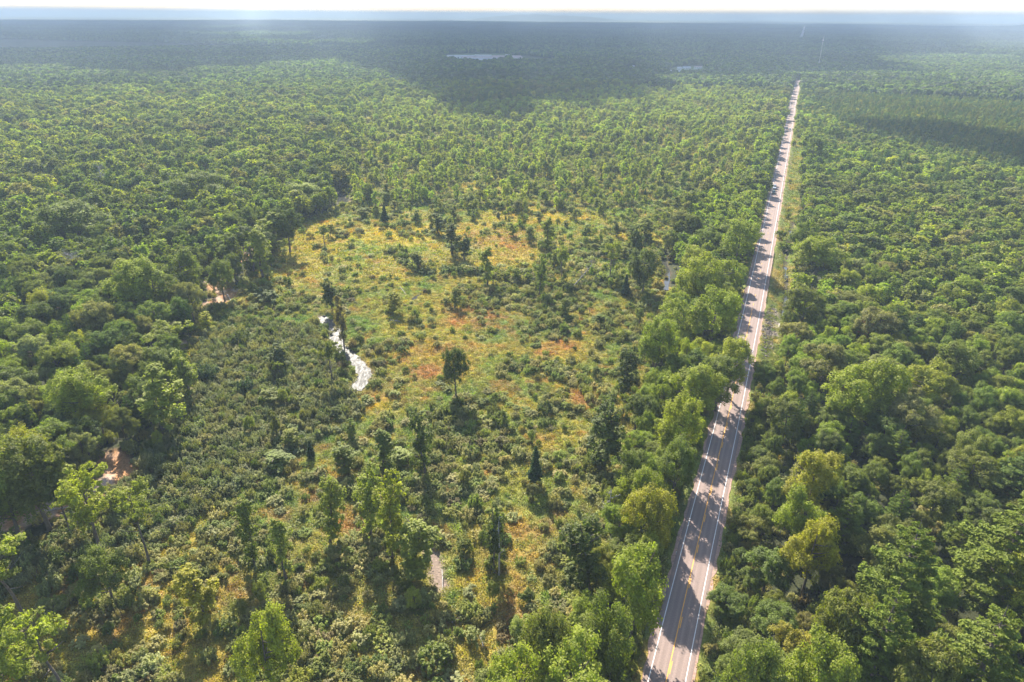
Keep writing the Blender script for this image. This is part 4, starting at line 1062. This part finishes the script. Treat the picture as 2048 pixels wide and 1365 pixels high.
LOGS = [((455, 588), (463, 606), .22, "pale log lying across the rusty creek bed"), ((838, 1066), (862, 1080), .2, "grey log at the head of the drying puddle"), ((862, 1072), (868, 1082), .16, "short grey log beside the head of the puddle"),
        ((852, 1092), (868, 1098), .22, "grey log across the top of the brown puddle"), ((884, 1140), (886, 1186), .14, "long pale pole along the right bank of the puddle"), ((905, 1248), (928, 1232), .16, "grey log slanting across the lower marsh grass"),
        ((940, 1228), (946, 1246), .12, "thin grey branch lying next to the slanting log"), ((946, 1262), (949, 1282), .2, "white upright-looking log left of its twin near the bottom"), ((961, 1272), (967, 1296), .2, "white log right of its twin near the bottom"),
        ((95, 1018), (170, 1012), .2, "long dark log bridging the sandy creek"), ((120, 1030), (165, 1018), .18, "pale log resting on the sandy creek bank"), ((780, 642), (800, 645), .25, "pile-end grey log in the meadow hollow"),
        ((316, 716), (330, 730), .16, "pale log beside the orange muddy pool"), ((1008, 600), (1016, 590), .2, "grey log near the orange grass patch"), ((478, 680), (479, 691), .2, "short white stump log in the dark thicket"), ((528, 716), (512, 722), .2, "brown fallen trunk lying in the thicket"), ((800, 575), (812, 590), .12, "thin pale log beside the bright grass pool")]
for (a, b, rr_, lb) in LOGS:
    pa, pb = ground(*a), ground(*b); za, zb = float(zat(*pa)) + 0.35, float(zat(*pb)) + 0.45
    c = (pa + pb) / 2; m = MB(); d = pb - pa; r = np.random.default_rng(int(a[0]))
    k = [(*(pa - c + d * f + r.normal(size=2) * .08), za + (zb - za) * f) for f in (0, .33, .66, 1)]
    m.tube(k, [rr_ * 1.2, rr_, rr_ * .85, rr_ * .5], 7); e = k[2]
    m.tube([e, (e[0] + .5, e[1] + .4, e[2] + .5)], [rr_ * .4, rr_ * .2], 5)
    o = m.make("fallen_log", M_DEAD); o.location = (c[0], c[1], 0); tag(o, lb, "log", "fallen logs in the wetland")

# ------------------------------------------------------------------ guard rails, posts, riprap
M_STEEL = simple("galvanised_steel", (0.55, 0.55, 0.55), 0.45, 0.6, 0.1)
M_WOOD = simple("post_wood", (0.16, 0.10, 0.07), 0.9, noise=0.25)
def rail(side, s0, s1, label):
    x0, y0 = xy((s0 + s1) / 2, side); o = empty("guardrail", (float(x0), float(y0), 0)); tag(o, label, "guardrail", "steel guardrails of the creek crossing")
    prof = [(0, .45), (.05, .5), (0, .57), (.0, .61), (.05, .68), (0, .75)]
    S = np.arange(s0, s1 + .1, 4.0); V = []; F = []
    sg = 1 if side > 0 else -1
    for s in S:
        for k in (0, 1):
            for a, b in prof:
                x, y = xy(s, side - sg * (a + .02 * k)); V.append((x - x0, y - y0, b))
    n = 12
    for i in range(len(S) - 1):
        for j in range(5): F.append((i * n + j, i * n + j + 1, (i + 1) * n + j + 1, (i + 1) * n + j)); F.append((i * n + 6 + j, (i + 1) * n + 6 + j, (i + 1) * n + 7 + j, i * n + 7 + j))
    link("rail", pymesh("rail", V, F, M_STEEL), o)
    mb = MB().box(-.12, .12, -.12, .12, -1.0, .74); pm = pymesh("post", mb.V, mb.F, M_WOOD)
    for s in np.arange(s0, s1, 1.9):
        x, y = xy(s + .5, side + sg * .12); q = link("post", pm, o); q.location = (x - x0, y - y0, 0); q.rotation_euler = (0, 0, -AZR)
s_of = lambda yy: float(st(*ground(1540, yy, 0))[0])
rail(5.05, s_of(608), s_of(503), "right-hand guardrail on brown posts above the stones"); rail(-4.95, s_of(600), s_of(500), "left-hand guardrail half hidden beneath overhanging maples")
M_ROCK = simple("rock", (0.17, 0.14, 0.12), 0.9, noise=0.35, scale=1.2)
r = np.random.default_rng(9); rocks = []
Vr, Fr = [], []
import bmesh
bmk = bmesh.new(); bmesh.ops.create_icosphere(bmk, subdivisions=1, radius=1.0)
iv = np.array([v.co[:] for v in bmk.verts]); ifc = [tuple(v.index for v in f.verts) for f in bmk.faces]; bmk.free()
for i in range(420):
    a = r.uniform(0, 6.28); q = r.uniform() ** .8; s = 284 + cos(a) * q * 30; t = 8.2 + sin(a) * q * 3.0 * (0.4 + vnoise(np.array(s), np.array(3.0), 7.0, 4))
    x, y = xy(s, t); z = float(zat(x, y)); v = iv * r.uniform(.7, 1.2, (len(iv), 3)) * r.uniform(.18, .5) * [1, 1, .7]
    o0 = len(Vr); Vr += [tuple(c) for c in v + [x, y, z + .08]]; Fr += [tuple(k + o0 for k in f) for f in ifc]
tag(link("riprap", pymesh("riprap", Vr, Fr, M_ROCK)), "grey riprap stones below the right guardrail", kind="stuff")
# culvert mouth and sandstone apron below the guardrail
xc, yc = xy(289.0, 13.2)
cu = empty("culvert", (float(xc), float(yc), -1.6), -AZR); tag(cu, "concrete culvert outlet and orange slab below the right guardrail", "culvert")
M_CONC = simple("concrete", (0.42, 0.38, 0.34), 0.85, noise=0.2)
MB().box(-1.5, -1.1, -2.2, 2.2, -.3, 1.1).box(-1.1, 1.2, -2.2, -1.85, -.3, .7).box(-1.1, 1.2, 1.85, 2.2, -.3, .7).make("headwall", M_CONC, cu, .04)
MB().box(-1.05, 2.6, -1.8, 1.8, -.25, -.05).make("slab", simple("ochre_slab", (0.5, 0.33, 0.25), .9, noise=.3), cu, .03)
# delineator posts
for i, (px_, py_, lb) in enumerate(((1466, 682, "white marker post at the left shoulder beneath the maples"), (1352, 1110, "low white marker post on the lower left shoulder"), (1590, 205, "small marker post far along the left shoulder"))):
    p = ground(px_, py_, 0.0); o = empty("marker_post", (p[0], p[1], -.2)); tag(o, lb, "marker post", "roadside marker posts")
    MB().box(-.06, .06, -.03, .03, 0, 1.25).make("post", M_STEEL, o); MB().box(-.14, .14, -.05, -.032, .95, 1.25).make("reflector", M_WHITE, o)

# ------------------------------------------------------------------ vehicles
M_TYRE = simple("tyre_rubber", (0.02, 0.02, 0.02), .8); M_GLASS = simple("car_glass", (0.02, 0.03, 0.035), .08, 0, 0); M_RIM = simple("rim", (.5, .5, .5), .35, .8, .02)
M_LAMP = simple("lamp_glass", (.8, .8, .75), .15, 0, 0)
def vehicle(s, t, heading, col, label, pickup=False, name="car"):
    x, y = xy(s, t); o = empty(name, (float(x), float(y), 0.0), -AZR + (pi if heading < 0 else 0)); tag(o, label, "car" if not pickup else "pickup truck", "vehicles on the road")
    mp = simple("paint", col, .28, .15, .03)
    L, W = 4.9, 2.0
    # local y forward
    prof = [(-2.35, .35), (-2.35, .95), (-2.2, 1.05), (1.05, 1.08), (2.1, .95), (2.35, .75), (2.35, .35)]
    bm = MB()
    V = []; n = len(prof)
    for xx, inset in ((-W / 2, 0), (W / 2, 0)):
        for a, b in prof: V.append((xx, a, b))
    bm.add(V, [tuple(range(n)), tuple(range(n, 2 * n))[::-1]] + [(i, n + i, n + (i + 1) % n, (i + 1) % n) for i in range(n)])
    body = bm.make("body", mp, o, .09)
    cab = [(-2.15, 1.04), (-1.9, 1.62), (.25, 1.66), (1.1, 1.06)] if not pickup else [(-.6, 1.04), (-.45, 1.68), (.6, 1.7), (1.2, 1.06)]
    gb = MB(); V = []
    for xx, k in ((-1, 0), (1, 0)):
        for a, b in cab: V.append((xx * (W / 2 - (.06 if b < 1.2 else .2)), a, b))
    gb.add(V, [(0, 1, 2, 3), (7, 6, 5, 4), (0, 4, 5, 1), (1, 5, 6, 2), (2, 6, 7, 3), (3, 7, 4, 0)]); gb.make("windows", M_GLASS, o, .03)
    rf = MB().box(-W / 2 + .2, W / 2 - .2, cab[1][0] - .02, cab[2][0] + .03, cab[1][1] - .01, cab[2][1] + .05); rf.make("roof", mp, o, .03)
    if pickup: MB().box(-.75, .75, -2.2, -.75, 1.045, 1.06).make("bed_liner", M_TYRE, o)
    for wx in (-1, 1):
        for wy in (-1.45, 1.45):
            tq = MB().tube([(wx * .72, wy, .36), (wx * .95, wy, .36)], .36, 16).make("wheel", M_TYRE, o)
            MB().tube([(wx * .94, wy, .36), (wx * .965, wy, .36)], .2, 10).make("rim", M_RIM, tq)
        MB().box(wx * .62 - .2, wx * .62 + .2, 2.33, 2.375, .68, .84).make("headlight", M_LAMP, o, .02)
        MB().box(wx * .95 - .1, wx * .95 + .1, .75, .95, 1.08, 1.22).make("mirror", mp, o, .02)
    o.scale = (1.12, 1.1, 1.15)
    return o
sv = lambda yy: float(st(*ground(1560, yy, 0))[0])
vehicle(sv(388), -1.75, -1, (.05, .09, .09), "dark green car coming towards the viewer just ahead of the white van")
_v = vehicle(sv(379), -1.75, -1, (.8, .82, .82), "white van in the left lane just behind the dark green car", name="van"); _v.scale = (1.2, 1.15, 1.6)
vehicle(sv(759), -1.75, -1, (.4, .43, .46), "silver-grey pickup partly hidden by the maple overhanging the left lane", True, "pickup_truck")
vehicle(sv(259), 1.75, 1, (.7, .72, .74), "pale car heading away in the right lane far up the road")
vehicle(sv(259) + 4, -1.75, -1, (.03, .04, .05), "dark car in the left lane far up the road")
vehicle(sv(168), -1.75, -1, (.8, .8, .8), "small white car at the far end of the visible road")

# ------------------------------------------------------------------ buildings in the clearings
M_WALLW = simple("white_siding", (0.74, 0.70, 0.66), .7, noise=.05); M_ROOFT = simple("tan_roof", (0.44, 0.32, 0.29), .9, noise=.2, scale=.05); M_ROOFG = simple("grey_roof", (0.38, 0.38, 0.4), .8, noise=.1)
M_ROOFD = simple("dark_roof", (0.08, 0.085, 0.1), .8, noise=.1); M_WIN = simple("window_glass", (0.05, 0.06, 0.07), .1, 0, 0); M_ROOFL = simple("pale_roof", (0.45, 0.44, 0.43), .5, noise=.06)
def block(par, x0, x1, y0, y1, h, wm, rm, gable=0.0, nw=6, nm="wall"):
    MB().box(x0, x1, y0, y1, -.5, h).make(nm, wm, par)
    if gable:
        V = [(x0 - .4, y0 - .4, h), (x1 + .4, y0 - .4, h), (x1 + .4, y1 + .4, h), (x0 - .4, y1 + .4, h), (x0 - .4, (y0 + y1) / 2, h + gable), (x1 + .4, (y0 + y1) / 2, h + gable)]
        r_ = MB().add(V, [(0, 1, 5, 4), (2, 3, 4, 5), (0, 4, 3), (1, 2, 5), (3, 2, 1, 0)]).make("roof", rm, par)
    else:
        r_ = MB().box(x0 - .3, x1 + .3, y0 - .3, y1 + .3, h + .003, h + .45).make("roof", rm, par)
    w_ = (x1 - x0) / nw
    for k in range(nw):
        a = x0 + w_ * (k + .3); MB().box(a, a + w_ * .4, y0 - .05, y0 - .003, h * .4, h * .72).make("window", M_WIN, par)
    return r_
def pb(x, y): p = ground(x, y); return (p[0], p[1], ZM)
p = pb(1000, 124); b = empty("factory_building", p, radians(4)); tag(b, "long low white factory with tan roof in the far forest", "factory")
block(b, -110, 70, 30, 150, 9, M_WALLW, M_ROOFT, 0, 14); block(b, -95, 20, -6, 29.7, 7, M_WALLW, M_ROOFG, 0, 12); block(b, -70, -10, -30, -6.5, 5, M_WALLW, M_ROOFL, 0, 6)
block(b, 15, 40, -25, -6.5, 8, M_WALLW, M_ROOFL, 0, 3)
MB().box(-70, -20, 90, 120, 9.5, 13).make("rooftop_unit", M_ROOFL, b); MB().box(20, 34, 80, 100, 9.5, 15).make("rooftop_unit", M_ROOFL, b)
MB().box(-2, 3, -25.6, -25.2 + .1, -.5, 4).make("door", M_ROOFD, b)
p = pb(930, 120); b = empty("warehouse", p, radians(-3)); tag(b, "white warehouse at the left end of the long factory", "warehouse"); block(b, -55, 25, 0, 60, 10, M_WALLW, M_ROOFL, 1.5, 8); MB().box(-10, -4, -.1, -.004, 0, 4.5).make("door", M_ROOFD, b)
p = pb(893, 123); b = empty("shed", p, 0); tag(b, "small pinkish shed left of the white warehouse", "shed"); block(b, -14, 22, 0, 18, 5, simple("pink_siding", (.6, .42, .36), .8), M_ROOFT, 2, 4); MB().box(-3, 0, -.1, -.004, 0, 3).make("door", M_ROOFD, b)
HS = [(1031, 121, 26, 10, 5, M_WALLW, M_ROOFD, "white house with dark roof right of the factory", 0.1), (1024, 117, 12, 8, 4, simple("blue_siding", (.2, .3, .42), .7), M_ROOFL, "small blue building beside the dark-roofed white house", 0.0),
      (1089, 124, 12, 9, 4, simple("cream_siding", (.6, .52, .4), .8), M_ROOFT, "cream house at the right end of the far field", .2), (1262, 138, 30, 9, 5, simple("green_grey_siding", (.5, .56, .5), .8), M_ROOFG, "long grey-green roofed barn among trees right of the field", .5),
      (1345, 147, 10, 8, 4, M_WALLW, M_ROOFL, "white shed at the left of the roadside hamlet", 0.2), (1358, 141, 12, 8, 5, M_WALLW, M_ROOFL, "white house in the middle of the roadside hamlet", -.3), (1357, 147, 9, 7, 4, M_WALLW, M_ROOFL, "small white shed in front of the hamlet's middle house", .1),
      (1374, 139, 26, 10, 4, M_WALLW, M_ROOFG, "long grey-roofed house of the roadside hamlet", .3), (1396, 139, 22, 10, 5, M_WALLW, M_ROOFT, "tan-roofed white house at the right of the hamlet", -.1)]
HS = [(a, b, c * .85, d * .9, *e) for a, b, c, d, *e in HS]
for bx, by, wd, dp, h, wm, rm, lb, rz in HS:
    b = empty("house", pb(bx, by), rz); tag(b, lb, "house", "far houses in the clearings"); block(b, -wd / 2, wd / 2, 0, dp, h, wm, rm, 2.6, 4)
    MB().box(-.6, .6, -.08, -.004, -.5, 2.1).make("door", M_ROOFD, b)
# radio mast
H = top_height(TOWER_XY[0], TOWER_XY[1], 73); b = empty("radio_mast", (TOWER_XY[0], TOWER_XY[1], ZM)); tag(b, "tall guyed lattice radio mast beside the distant road", "radio mast")
M_MAST = simple("mast_steel", (.7, .62, .6), .5, .3, .02); m = MB(); q = .55
cn = [(q * cos(a), q * sin(a)) for a in (0, 2.094, 4.189)]
for cx, cy_ in cn: m.tube([(cx, cy_, 0), (cx, cy_, H)], .12, 4)
z = 0
while z < H - 3:
    for i in range(3):
        a, c2 = cn[i], cn[(i + 1) % 3]; m.tube([(a[0], a[1], z), (c2[0], c2[1], z + 3)], .06, 3)
    z += 3
m.make("lattice", M_MAST, b); MB().box(-1.2, 1.2, -1.2, 1.2, H * .86, H * .9).make("antenna_ring", M_MAST, b); MB().tube([(0, 0, H), (0, 0, H + 4)], .08, 4).make("aerial", M_MAST, b)
for a in (0.5, 2.6, 4.7):
    g_ = MB()
    for f in (.45, .9): g_.tube([(0, 0, H * f), (cos(a) * H * .5, sin(a) * H * .5, 0)], .03, 3)
    g_.make("guy_wire", M_MAST, b)

# ------------------------------------------------------------------ low hills on the skyline
M_HILL = simple("hill_woods", (0.07, 0.10, 0.05), .95, noise=.3, scale=.002)
def hill(px0, px1, ybase_m, dist, hgt, seed):
    n = 60; V = []; F = []
    for j in range(7):
        f = j / 6; prof = sin(pi * f) ** .8
        for i in range(n + 1):
            g = i / n; px_ = px0 + (px1 - px0) * g; d = ray(px_, 30); az = atan2(d[0], d[1])
            env = min(1, 3.2 * g, 3.2 * (1 - g)); nz = float(fbm(np.array(px_ * 1.0), np.array(seed * 7.0), (px1 - px0) / 5, seed, 4))
            R_ = dist + (f - .5) * dist * .1
            V.append((sin(az) * R_, cos(az) * R_, -3 + (hgt * (0.35 + 1.1 * nz)) * env ** .7 * prof))
    for j in range(6):
        for i in range(n): F.append((j * (n + 1) + i, j * (n + 1) + i + 1, (j + 1) * (n + 1) + i + 1, (j + 1) * (n + 1) + i))
    o = link("hills", pymesh("hills", V, F, M_HILL, True)); tag(o, "low wooded hills on the horizon", kind="structure")
hill(940, 1240, 0, 21000, 145, 3); hill(1920, 2500, 0, 9500, 95, 5); hill(1500, 2048, 0, 38000, 120, 8); hill(300, 1100, 0, 45000, 110, 9); hill(1740, 1960, 0, 34000, 145, 11)

# ------------------------------------------------------------------ a cloud deck shading the middle distance (far above the frame)
mc, n, l = mat("cloud"); o_ = n.new("ShaderNodeOutputMaterial"); d_ = n.new("ShaderNodeBsdfDiffuse"); d_.inputs[0].default_value = (.9, .9, .92, 1); t_ = n.new("ShaderNodeBsdfTranslucent"); t_.inputs[0].default_value = (.85, .87, .92, 1)
x_ = n.new("ShaderNodeMixShader"); x_.inputs[0].default_value = .22; l.new(d_.outputs[0], x_.inputs[1]); l.new(t_.outputs[0], x_.inputs[2]); l.new(x_.outputs[0], o_.inputs[0])
ZC = 1500.0
offc = np.array([sdir[0], sdir[1]]) / sdir[2] * ZC
SHADE = [(-300, 138), (150, 132), (330, 140), (480, 128), (640, 118), (760, 150), (860, 178), (960, 200), (1080, 196), (1180, 170), (1290, 142), (1420, 134), (1600, 140), (1640, 118), (1800, 104), (1850, 90), (2048, 84), (2400, 84), (2400, 52), (1500, 46), (700, 44.5), (-300, 38)]
SP = G(SHADE)
SP = [(a + offc[0], b + offc[1]) for a, b in SP]
def cloud(poly, z, step, seed, label):
    P = np.array(poly); x0, y0 = P.min(0) - step; x1, y1 = P.max(0) + step
    nx = int((x1 - x0) / step) + 1; ny = int((y1 - y0) / step) + 1
    gx, gy = np.meshgrid(x0 + np.arange(nx) * step, y0 + np.arange(ny) * step)
    n_ = vnoise(gx, gy, step * 3, seed)
    ins = inpoly(gx + 420 * (fbm(gx, gy, 800, seed + 3) - .5), gy + 520 * (fbm(gx, gy, 700, seed + 4) - .5), poly)
    if step > 60: ins &= (fbm(gx, gy * 0.6, 1500, seed + 9) < 0.71)
    idm = -np.ones(gx.shape, int); V = []; F = []
    cells = ins
    vt = {}
    def vid(j, i, top):
        k_ = (j, i, top)
        if k_ not in vt:
            vt[k_] = len(V); V.append((gx[j, i], gy[j, i], z + (120 + 160 * n_[j, i] if top else -40 * n_[j, i])))
        return vt[k_]
    for j in range(ny - 1):
        for i in range(nx - 1):
            if not cells[j, i]: continue
            a = [(j, i), (j, i + 1), (j + 1, i + 1), (j + 1, i)]
            F.append(tuple(vid(*q, True) for q in a)); F.append(tuple(vid(*q, False) for q in a[::-1]))
            for (e0, e1, dj, di) in ((a[0], a[1], -1, 0), (a[1], a[2], 0, 1), (a[2], a[3], 1, 0), (a[3], a[0], 0, -1)):
                if not cells[j + dj, i + di]: F.append((vid(*e1, True), vid(*e0, True), vid(*e0, False), vid(*e1, False)))
    tag(link("cloud", pymesh("cloud", V, F, mc, True)), label, kind="structure")
SP2 = [(a + offc[0], b + offc[1]) for a, b in G([(1700, 262), (1820, 262), (1960, 300), (2120, 330), (2500, 360), (2500, 440), (2048, 402), (1960, 372), (1850, 330), (1760, 300)])]
cloud(SP2, ZC, 40.0, 13, "small cloud over the right-hand forest")
cloud(SP, ZC, 90.0, 3, "broken cloud deck over the far forest")

# ------------------------------------------------------------------ haze
HZ_D = 0.000125
hb = MB().box(-75000, 75000, -3200, 92000, -6, 215).make("haze", None); tag(hb, "pale summer haze", kind="stuff")
hb.data.materials.clear(); mh, n, l = mat("haze"); o_ = n.new("ShaderNodeOutputMaterial"); v_ = n.new("ShaderNodeVolumePrincipled")
v_.inputs["Density"].default_value = HZ_D; v_.inputs["Color"].default_value = (0.66, 0.81, 1.0, 1); v_.inputs["Anisotropy"].default_value = 0.0
l.new(v_.outputs[0], o_.inputs["Volume"]); hb.data.materials.append(mh)
print("plants", len(PL), "single", int(single.sum()))
